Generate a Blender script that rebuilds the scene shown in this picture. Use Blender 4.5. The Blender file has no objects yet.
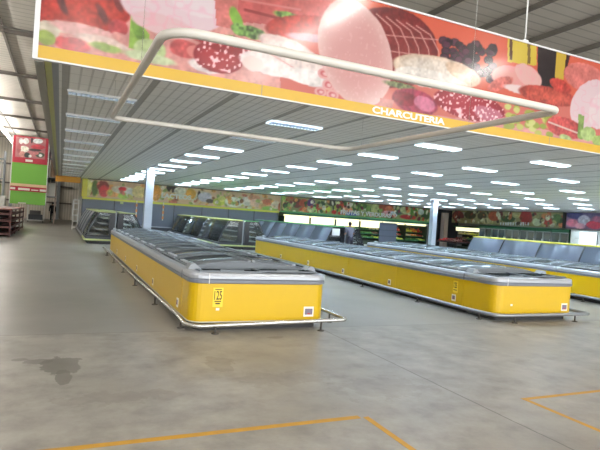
import bpy, bmesh, math, random
import numpy as np
from mathutils import Vector, Matrix
C = bpy.context.scene.collection
PI = math.pi

# ------------------------------------------------------------------ materials
def lin(c):
    return tuple((v/255/12.92 if v/255 <= .04045 else ((v/255+.055)/1.055)**2.4) for v in c)

def mat(name, col, rough=.5, metal=0., spec=.5, var=.06, scale=6., emit=None, es=0., bump=0.):
    m = bpy.data.materials.new(name); m.use_nodes = True
    nt = m.node_tree; b = nt.nodes['Principled BSDF']
    b.inputs['Roughness'].default_value = rough; b.inputs['Metallic'].default_value = metal
    b.inputs['Specular IOR Level'].default_value = spec
    c = lin(col)
    tc = nt.nodes.new('ShaderNodeTexCoord'); no = nt.nodes.new('ShaderNodeTexNoise')
    no.inputs['Scale'].default_value = scale; no.inputs['Detail'].default_value = 4
    nt.links.new(tc.outputs['Object'], no.inputs['Vector'])
    mx = nt.nodes.new('ShaderNodeMix'); mx.data_type = 'RGBA'
    mx.inputs['A'].default_value = (*[v*(1-var) for v in c], 1); mx.inputs['B'].default_value = (*[min(1, v*(1+var)) for v in c], 1)
    nt.links.new(no.outputs['Fac'], mx.inputs['Factor']); nt.links.new(mx.outputs['Result'], b.inputs['Base Color'])
    if emit:
        b.inputs['Emission Color'].default_value = (*lin(emit), 1); b.inputs['Emission Strength'].default_value = es
    if bump:
        bp = nt.nodes.new('ShaderNodeBump'); bp.inputs['Strength'].default_value = bump; bp.inputs['Distance'].default_value = .01
        nt.links.new(no.outputs['Fac'], bp.inputs['Height']); nt.links.new(bp.outputs['Normal'], b.inputs['Normal'])
    return m

def glass(name, tint, clear=.75, rough=.04, gl=.92):
    m = bpy.data.materials.new(name); m.use_nodes = True; nt = m.node_tree; N = nt.nodes; N.clear()
    o = N.new('ShaderNodeOutputMaterial'); t = N.new('ShaderNodeBsdfTransparent'); g = N.new('ShaderNodeBsdfGlossy'); d = N.new('ShaderNodeBsdfDiffuse')
    t.inputs['Color'].default_value = (*lin(tint), 1); g.inputs['Roughness'].default_value = rough; g.inputs['Color'].default_value = (gl*.97, gl, gl, 1)
    d.inputs['Color'].default_value = (*lin(tint), 1)
    fr = N.new('ShaderNodeFresnel'); fr.inputs['IOR'].default_value = 1.5
    m1 = N.new('ShaderNodeMixShader'); m2 = N.new('ShaderNodeMixShader'); m1.inputs[0].default_value = 1-clear
    nt.links.new(t.outputs[0], m1.inputs[1]); nt.links.new(d.outputs[0], m1.inputs[2])
    nt.links.new(fr.outputs[0], m2.inputs[0]); nt.links.new(m1.outputs[0], m2.inputs[1]); nt.links.new(g.outputs[0], m2.inputs[2])
    nt.links.new(m2.outputs[0], o.inputs['Surface'])
    return m

def print_mat(name, rough, spec=.5):
    m = bpy.data.materials.new(name); m.use_nodes = True; nt = m.node_tree; b = nt.nodes['Principled BSDF']
    a = nt.nodes.new('ShaderNodeVertexColor'); a.layer_name = 'Col'
    nt.links.new(a.outputs['Color'], b.inputs['Base Color']); b.inputs['Roughness'].default_value = rough; b.inputs['Specular IOR Level'].default_value = spec
    return m

class NG:
    """tiny node-graph helper"""
    def __init__(s, m): s.nt = m.node_tree; s.N = s.nt.nodes
    def set(s, inp, v):
        if isinstance(v, bpy.types.NodeSocket): s.nt.links.new(v, inp)
        elif isinstance(v, tuple): inp.default_value = v
        else: inp.default_value = v
    def math(s, op, a, b=0., c=None):
        n = s.N.new('ShaderNodeMath'); n.operation = op; s.set(n.inputs[0], a); s.set(n.inputs[1], b)
        if c is not None: s.set(n.inputs[2], c)
        return n.outputs[0]
    def mix(s, f, a, b):
        n = s.N.new('ShaderNodeMix'); n.data_type = 'RGBA'; s.set(n.inputs['Factor'], f); s.set(n.inputs['A'], a); s.set(n.inputs['B'], b); return n.outputs['Result']
    def noise(s, vec, scale, detail=5, rough=.55):
        n = s.N.new('ShaderNodeTexNoise'); s.nt.links.new(vec, n.inputs['Vector']); n.inputs['Scale'].default_value = scale
        n.inputs['Detail'].default_value = detail; n.inputs['Roughness'].default_value = rough; return n.outputs['Fac']
    def ramp(s, f, lo, hi):
        n = s.N.new('ShaderNodeMapRange'); s.set(n.inputs['Value'], f); n.inputs['From Min'].default_value = lo; n.inputs['From Max'].default_value = hi; return n.outputs['Result']
    def xyz(s):
        t = s.N.new('ShaderNodeTexCoord'); q = s.N.new('ShaderNodeSeparateXYZ'); s.nt.links.new(t.outputs['Object'], q.inputs[0]); return t.outputs['Object'], q.outputs[0], q.outputs[1], q.outputs[2]

def floor_mat():
    m = bpy.data.materials.new('polished_concrete'); m.use_nodes = True; g = NG(m); b = g.N['Principled BSDF']
    v, x, y, z = g.xyz()
    big = g.noise(v, .55, 5); mid = g.noise(v, 2.2, 6, .65); fine = g.noise(v, 14, 5, .7)
    front = g.ramp(y, 7.50, 7.42)                      # the front slab has a rougher finish than the slab under the freezers
    c = lambda *k: (*lin(k), 1)
    rear_c = g.mix(g.ramp(big, .35, .65), c(130, 127, 120), c(144, 141, 134))
    fr_c = g.mix(g.ramp(mid, .32, .68), c(127, 123, 115), c(164, 160, 151))
    fr_c = g.mix(g.math('MULTIPLY', g.ramp(big, .52, .66), .5), fr_c, c(124, 118, 108))
    col = g.mix(front, rear_c, fr_c)
    col = g.mix(g.math('MULTIPLY', g.ramp(fine, .58, .8), .22), col, c(112, 106, 97))
    wob = g.math('MULTIPLY', g.math('SUBTRACT', mid, .5), .05)
    def line_x(x0, w, y0, y1):
        d = g.math('ABSOLUTE', g.math('SUBTRACT', g.math('ADD', x, wob), x0))
        a = g.math('LESS_THAN', d, w); a = g.math('MULTIPLY', a, g.math('GREATER_THAN', y, y0)); return g.math('MULTIPLY', a, g.math('LESS_THAN', y, y1))
    col = g.mix(g.math('MULTIPLY', line_x(3.86, .009, -20, 7.4), .75), col, c(78, 73, 66))
    col = g.mix(g.math('MULTIPLY', line_x(-2.2, .008, -20, 60), .5), col, c(84, 80, 74))
    # worn joint across the aisle
    d = g.math('ABSOLUTE', g.math('SUBTRACT', g.math('ADD', y, wob), 7.46)); col = g.mix(g.math('MULTIPLY', g.math('LESS_THAN', d, .016), .45), col, c(92, 87, 79))
    # dark worn patch and smaller blots
    def blot(cx, cy, rx, ry, wobble, f, dark):
        nz = g.math('MULTIPLY', g.math('SUBTRACT', g.noise(v, 5.5, 6, .62), .5), wobble)
        e = g.math('SQRT', g.math('ADD', g.math('POWER', g.math('DIVIDE', g.math('SUBTRACT', x, cx), rx), 2.), g.math('POWER', g.math('DIVIDE', g.math('SUBTRACT', y, cy), ry), 2.)))
        return g.math('MULTIPLY', g.ramp(g.math('ADD', e, nz), 1.04, .96), f)
    for (cx, cy, rx, ry, wo, f, dk) in [(.1, 6.02, .2, .33, 1.6, .72, (96, 92, 84)), (.13, 5.6, .07, .26, 1.3, .72, (96, 92, 84)), (-.1, 6.2, .14, .1, 1.4, .6, (98, 94, 86)), (-.75, 6.3, .2, .07, 2.5, .6, (100, 95, 86)), (-.3, 6.3, .08, .05, 1.5, .6, (100, 95, 86)),
                                        (1.75, 5.75, .16, .3, 2.6, .4, (112, 105, 94)), (2.9, 6.9, .12, .06, 2., .5, (104, 96, 84)), (2.3, 5.1, .5, .2, 3.5, .25, (112, 106, 97)), (1.5, 7.0, .25, .14, 3., .3, (120, 108, 88)), (3.2, 4.6, .5, .3, 3.5, .25, (116, 110, 100)), (0.6, 4.9, .5, .16, 3.5, .28, (120, 112, 101)),
                                        (.5, 6.25, .09, .05, 2., -.0, (190, 186, 176))]:
        if f: col = g.mix(blot(cx, cy, rx, ry, wo, f, dk), col, c(*dk))
    g.set(b.inputs['Base Color'], col)
    r = g.math('ADD', .33, g.math('MULTIPLY', front, .05))
    g.set(b.inputs['Roughness'], r); b.inputs['Specular IOR Level'].default_value = .4
    return m

def canopy_mat():
    """open slat ceiling: slats run front to back, thin cross wires, a wider gap every 1.16 m"""
    m = bpy.data.materials.new('slat_ceiling'); m.use_nodes = True; g = NG(m); b = g.N['Principled BSDF']
    v, x, y, z = g.xyz(); c = lambda *k: (*lin(k), 1)
    fr = lambda a, p, o=0.: g.math('FRACT', g.math('DIVIDE', g.math('ADD', a, 100*p-o), p))
    slat = g.math('LESS_THAN', fr(x, .145), .2); cross = g.math('LESS_THAN', fr(y, .6, .2), .035)
    wide = g.math('LESS_THAN', fr(x, 1.16, 1.08), .085)
    n = g.noise(v, 1.2, 4)
    col = g.mix(g.ramp(n, .3, .7), c(242, 241, 236), c(248, 247, 243))
    col = g.mix(g.math('MULTIPLY', slat, .55), col, c(182, 180, 174)); col = g.mix(g.math('MULTIPLY', cross, .5), col, c(160, 158, 152))
    col = g.mix(g.math('MULTIPLY', wide, .7), col, c(130, 128, 122))
    g.set(b.inputs['Base Color'], col); b.inputs['Roughness'].default_value = .55
    return m

def roof_mat():
    m = bpy.data.materials.new('roof_sheeting'); m.use_nodes = True; g = NG(m); b = g.N['Principled BSDF']
    v, x, y, z = g.xyz(); c = lambda *k: (*lin(k), 1)
    w = g.math('FRACT', g.math('DIVIDE', g.math('ADD', y, 200.), .42)); rib = g.math('LESS_THAN', w, .16)
    col = g.mix(g.ramp(g.noise(v, .5, 4), .3, .7), c(214, 208, 198), c(228, 222, 212)); col = g.mix(g.math('MULTIPLY', rib, .35), col, c(120, 114, 104))
    g.set(b.inputs['Base Color'], col); b.inputs['Roughness'].default_value = .6
    return m

def wall_mat():
    m = bpy.data.materials.new('corrugated_wall'); m.use_nodes = True; g = NG(m); b = g.N['Principled BSDF']
    v, x, y, z = g.xyz(); c = lambda *k: (*lin(k), 1)
    w = g.math('SINE', g.math('MULTIPLY', g.math('ADD', x, y), 25.)); col = g.mix(g.ramp(w, -1, 1), c(206, 198, 182), c(228, 220, 205))
    g.set(b.inputs['Base Color'], col); b.inputs['Roughness'].default_value = .6
    return m

M = dict(
 yellow=mat('freezer_yellow', (204, 166, 4), .34, var=.03), alu=mat('brushed_aluminium', (176, 179, 184), .38, .45, var=.05, scale=20), bumper=mat('grey_bumper', (112, 116, 124), .5),
 plinth=mat('dark_plinth', (42, 41, 40), .6), liner=mat('freezer_liner', (92, 98, 102), .5, var=.3, scale=9), trimw=mat('pale_trim', (205, 205, 196), .4), lidframe=mat('lid_frame_grey', (142, 147, 150), .35), lidbar=mat('lid_bar', (104, 110, 114), .35),
 lid=glass('tinted_lid_glass', (128, 134, 137), .34, .06, .75), capglass=glass('green_lid_glass', (60, 84, 80), .75, .03, .16), steel=mat('rail_steel', (196, 196, 190), .26, .85, var=.06), railgrey=mat('rail_grey', (150, 152, 152), .35, .6), pipe=mat('painted_pipe', (196, 190, 180), .4), foot=mat('foot_rubber', (74, 70, 64), .6),
 white=mat('white_paint', (228, 228, 224), .45, var=.02), black=mat('black_frame', (22, 24, 28), .35), dark=mat('dark_grey', (58, 61, 66), .5), label=mat('label_white', (232, 226, 214), .6), lgrey=mat('label_grey', (120, 110, 125), .6), lred=mat('label_red', (190, 50, 45), .6), ink=mat('label_ink', (48, 38, 12), .6), paleyellow=mat('label_yellow', (236, 205, 60), .6),
 blind=mat('grey_sheet', (88, 94, 108), .38, var=.08, scale=2.), blind2=mat('grey_panel', (102, 106, 118), .4, var=.06, scale=2.), canY=mat('canopy_yellow', (226, 218, 84), .4), canP=mat('canopy_pale_green', (176, 184, 118), .4), canV=mat('canopy_pale_yellow', (206, 206, 122), .4), canG=mat('canopy_green', (96, 168, 104), .4), shelf=mat('case_shelf', (205, 208, 206), .4), caseback=mat('case_interior', (120, 123, 127), .5),  # blind: grey put in for reflections on slanted case glass
 cglass=glass('case_glass', (240, 244, 246), .97, .03, .5), beige=mat('beige_pillar', (190, 172, 158), .6), edge=mat('canopy_edge', (150, 146, 134), .5), orange=mat('orange_fascia', (214, 150, 36), .5), ystrip=mat('banner_yellow', (190, 150, 6), .3, var=.02), frame=mat('banner_frame', (206, 206, 204), .4),
 beam=mat('roof_beam', (116, 108, 99), .6), beamd=mat('roof_purlin', (132, 126, 118), .6), column=mat('column_paint', (172, 178, 186), .5, var=.02), wood=mat('stand_wood', (78, 34, 25), .55, var=.2, scale=5), woodtop=mat('stand_top', (108, 46, 28), .5, var=.15), wooddark=mat('stand_inner', (52, 28, 24), .6, var=.2),
 signgreen=mat('sign_green', (112, 176, 56), .5, var=.03), signred=mat('sign_red', (178, 30, 50), .5, var=.03), cream=mat('sign_cream', (226, 190, 150), .5), carton=mat('carton_white', (214, 212, 204), .7, var=.1), cartong=mat('carton_grey', (108, 106, 104), .7, var=.15), cartonb=mat('carton_brown', (130, 106, 82), .7, var=.15),
 green=mat('freezer_green', (40, 104, 70), .45), gdoor=glass('upright_glass', (96, 110, 116), .35, .04), pdark=mat('produce_stand', (52, 62, 44), .6), leaf=mat('leaf_green', (74, 116, 50), .6, var=.4, scale=14), lime=mat('lime_yellow', (206, 204, 70), .55, var=.25, scale=14), fruit=mat('orange_fruit', (226, 120, 44), .5, var=.25, scale=14), tomato=mat('red_fruit', (186, 46, 36), .5, var=.25, scale=14), rootveg=mat('brown_red_veg', (104, 56, 44), .65, var=.4, scale=12), onion=mat('pale_veg', (214, 200, 160), .6, var=.3, scale=14),
 skin=mat('skin', (176, 128, 100), .55), hair=mat('hair', (26, 22, 22), .6), shirt=mat('grey_shirt', (98, 96, 108), .8), trousers=mat('dark_trousers', (44, 44, 56), .8), blackcloth=mat('black_cloth', (24, 24, 28), .8), shoe=mat('shoe', (30, 28, 28), .5), paper=mat('paper', (240, 242, 246), .5, var=.01), tagorange=mat('tag_orange', (230, 150, 80), .6), tape=mat('floor_tape', (190, 142, 40), .55, var=.15, scale=9),
 lampcase=mat('lamp_case', (210, 210, 206), .4), louver=mat('louver_metal', (206, 210, 214), .25, .6), wallpaint=mat('inner_wall', (170, 168, 164), .6), whitefridge=mat('white_fridge', (232, 238, 238), .4),
 lit=mat('tube_light', (235, 245, 250), .5, emit=(206, 232, 255), es=100.), side=mat('glow_side', (235, 242, 246), .5, emit=(220, 238, 252), es=.7), caselamp=mat('case_tube', (245, 245, 240), .5, emit=(255, 252, 240), es=6.), soft=mat('tube_light_blue', (200, 225, 240), .5, emit=(176, 216, 255), es=1.), dim=mat('tube_light_low', (190, 205, 215), .5, emit=(190, 210, 226), es=.8), hall=mat('hall_tube', (250, 250, 245), .5, emit=(255, 251, 244), es=76.), lightbox=mat('glowing_back', (240, 240, 214), .5, emit=(255, 246, 196), es=.85), lightboxw=mat('lit_interior', (235, 240, 240), .5, emit=(230, 244, 250), es=.9),
 floor=floor_mat(), slat=canopy_mat(), roof=roof_mat(), wall=wall_mat(), banner=print_mat('glossy_print', .16, .6), mural=print_mat('matt_print', .45))

# ------------------------------------------------------------------ mesh builder
class MB:
    def __init__(s): s.v = []; s.f = []; s.m = []; s.sm = []
    def add(s, vs, fs, mi=0, smooth=False):
        o = len(s.v); s.v += [tuple(p) for p in vs]
        for f in fs: s.f.append([i+o for i in f]); s.m.append(mi); s.sm.append(smooth)
        return s
    def box(s, x0, x1, y0, y1, z0, z1, mi=0):
        return s.add([(x0,y0,z0),(x1,y0,z0),(x1,y1,z0),(x0,y1,z0),(x0,y0,z1),(x1,y0,z1),(x1,y1,z1),(x0,y1,z1)],
                     [(3,2,1,0),(4,5,6,7),(0,1,5,4),(1,2,6,5),(2,3,7,6),(3,0,4,7)], mi)
    def prism(s, poly, y0, y1, mi=0, smooth=False):
        """polygon in (x,z), extruded along y"""
        n = len(poly); vs = [(x, y0, z) for x, z in poly]+[(x, y1, z) for x, z in poly]
        s.add(vs, [tuple(range(n)), tuple(range(2*n-1, n-1, -1))], mi)
        o = len(s.v)-2*n
        for i in range(n):
            j = (i+1) % n; s.f.append([o+j, o+i, o+n+i, o+n+j]); s.m.append(mi); s.sm.append(smooth)
        return s
    def sheet(s, line, y0, y1, t=.006, mi=0):
        """curved sheet of thickness t following a (x,z) polyline, along y"""
        n = len(line); nor = []
        for i in range(n):
            a = line[max(0, i-1)]; b = line[min(n-1, i+1)]; dx, dz = b[0]-a[0], b[1]-a[1]; l = math.hypot(dx, dz) or 1; nor.append((dz/l*t, -dx/l*t))
        return s.prism(list(line)+[(line[i][0]+nor[i][0], line[i][1]+nor[i][1]) for i in range(n-1, -1, -1)], y0, y1, mi, True)
    def tube(s, path, r, n=10, mi=0, closed=False):
        P = [Vector(p) for p in path]; k = len(P); rings = []; up = None
        for i in range(k):
            a = P[(i-1) % k] if (closed or i > 0) else P[i]; b = P[(i+1) % k] if (closed or i < k-1) else P[i]
            t = (b-a).normalized()
            if up is None: up = Vector((0,0,1)) if abs(t.z) < .9 else Vector((1,0,0))
            sd = t.cross(up).normalized(); up = sd.cross(t).normalized()
            rr = r[i] if isinstance(r, (list, tuple)) else r
            rings.append([P[i]+(sd*math.cos(2*PI*j/n)+up*math.sin(2*PI*j/n))*rr for j in range(n)])
        o = len(s.v)
        for q in rings: s.v += [tuple(p) for p in q]
        for i in range(k if closed else k-1):
            i2 = (i+1) % k
            for j in range(n):
                j2 = (j+1) % n; s.f.append([o+i*n+j, o+i*n+j2, o+i2*n+j2, o+i2*n+j]); s.m.append(mi); s.sm.append(True)
        if not closed:
            s.f.append([o+j for j in range(n-1, -1, -1)]); s.f.append([o+(k-1)*n+j for j in range(n)]); s.m += [mi, mi]; s.sm += [False, False]
        return s
    def lathe(s, prof, cx=0, cy=0, n=14, mi=0):
        o = len(s.v)
        for r, z in prof: s.v += [(cx+r*math.cos(2*PI*j/n), cy+r*math.sin(2*PI*j/n), z) for j in range(n)]
        for i in range(len(prof)-1):
            for j in range(n):
                j2 = (j+1) % n; s.f.append([o+i*n+j, o+i*n+j2, o+(i+1)*n+j2, o+(i+1)*n+j]); s.m.append(mi); s.sm.append(True)
        s.f.append([o+j for j in range(n-1, -1, -1)]); s.f.append([o+(len(prof)-1)*n+j for j in range(n)]); s.m += [mi, mi]; s.sm += [False, False]
        return s
    def rings(s, loops, mi=0, close_first=False, close_last=False, cyc=False):
        n = len(loops[0]); o = len(s.v)
        for L in loops: s.v += [tuple(p) for p in L]
        k = len(loops)
        for i in range(k if cyc else k-1):
            a = o+i*n; b = o+((i+1) % k)*n
            for j in range(n):
                j2 = (j+1) % n; s.f.append([a+j, a+j2, b+j2, b+j]); s.m.append(mi); s.sm.append(False)
        if close_first: s.f.append([o+j for j in range(n-1, -1, -1)]); s.m.append(mi); s.sm.append(False)
        if close_last: s.f.append([o+(k-1)*n+j for j in range(n)]); s.m.append(mi); s.sm.append(False)
        return s
    def ball(s, c, r, n=8, k=5, mi=0, sq=1.):
        return s.lathe([(max(.0005, r*math.sin(PI*i/k)), c[2]-r*sq*math.cos(PI*i/k)) for i in range(k+1)], c[0], c[1], n, mi)
    def build(s, name, mats, parent=None, loc=(0,0,0), bevel=0.):
        me = bpy.data.meshes.new(name); me.from_pydata(s.v, [], s.f); me.update()
        if not isinstance(mats, (list, tuple)): mats = [mats]
        for m in mats: me.materials.append(m)
        me.polygons.foreach_set('material_index', s.m); me.polygons.foreach_set('use_smooth', s.sm)
        bm = bmesh.new(); bm.from_mesh(me); bmesh.ops.recalc_face_normals(bm, faces=bm.faces)
        if bevel: bmesh.ops.bevel(bm, geom=[e for e in bm.edges if e.calc_face_angle(0) > .6], offset=bevel, segments=2, affect='EDGES', clamp_overlap=True)
        bm.to_mesh(me); bm.free()
        o = bpy.data.objects.new(name, me); C.objects.link(o); o.location = loc
        if parent: o.parent = parent
        return o

def B_(*a): return MB().box(*a)
def tag(o, label, cat, group=None):
    o['label'] = label; o['category'] = cat
    if group: o['group'] = group
    return o
def thing(name, label, cat, loc=(0,0,0), rz=0., group=None):
    o = bpy.data.objects.new(name, None); C.objects.link(o); o.empty_display_size = .2
    o.location = loc; o.rotation_euler = (0, 0, rz); return tag(o, label, cat, group)
def struct(o): o['kind'] = 'structure'; return o
def copy_tree(o, parent=None):
    c = o.copy(); C.objects.link(c); c.parent = parent
    for ch in list(o.children): copy_tree(ch, c)
    return c
def place(proto, used, loc, rz, label, group=None):
    """the first call moves the original, later calls copy it with its parts"""
    o = proto if not used else copy_tree(proto)
    used.append(o); o.location = loc; o.rotation_euler = (0, 0, rz); o['label'] = label
    if group: o['group'] = group
    return o
ORD = ['first', 'second', 'third', 'fourth', 'fifth', 'sixth', 'seventh', 'eighth', 'ninth', 'tenth', 'eleventh', 'twelfth', 'thirteenth', 'fourteenth']

def text_mesh(name, body, mt, width, height, parent, loc, rot, bold=.0, depth=.004):
    cu = bpy.data.curves.new(name, 'FONT'); cu.body = body; cu.size = 1; cu.offset = bold; cu.extrude = .5; cu.align_x = 'CENTER'; cu.align_y = 'CENTER'
    t = bpy.data.objects.new(name+'_curve', cu); C.objects.link(t)
    dg = bpy.context.evaluated_depsgraph_get(); dg.update()
    me = bpy.data.meshes.new_from_object(t.evaluated_get(dg)); bpy.data.objects.remove(t); bpy.data.curves.remove(cu)
    xs = [v.co.x for v in me.vertices]; ys = [v.co.y for v in me.vertices]; cx, cy = (min(xs)+max(xs))/2, (min(ys)+max(ys))/2
    kx, ky = width/(max(xs)-min(xs)), height/(max(ys)-min(ys))
    for v in me.vertices: v.co = Vector(((v.co.x-cx)*kx, (v.co.y-cy)*ky, v.co.z*depth))
    me.name = name; me.materials.clear(); me.materials.append(mt)
    o = bpy.data.objects.new(name, me); C.objects.link(o); o.location = loc; o.rotation_euler = rot
    if parent: o.parent = parent
    return o

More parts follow.
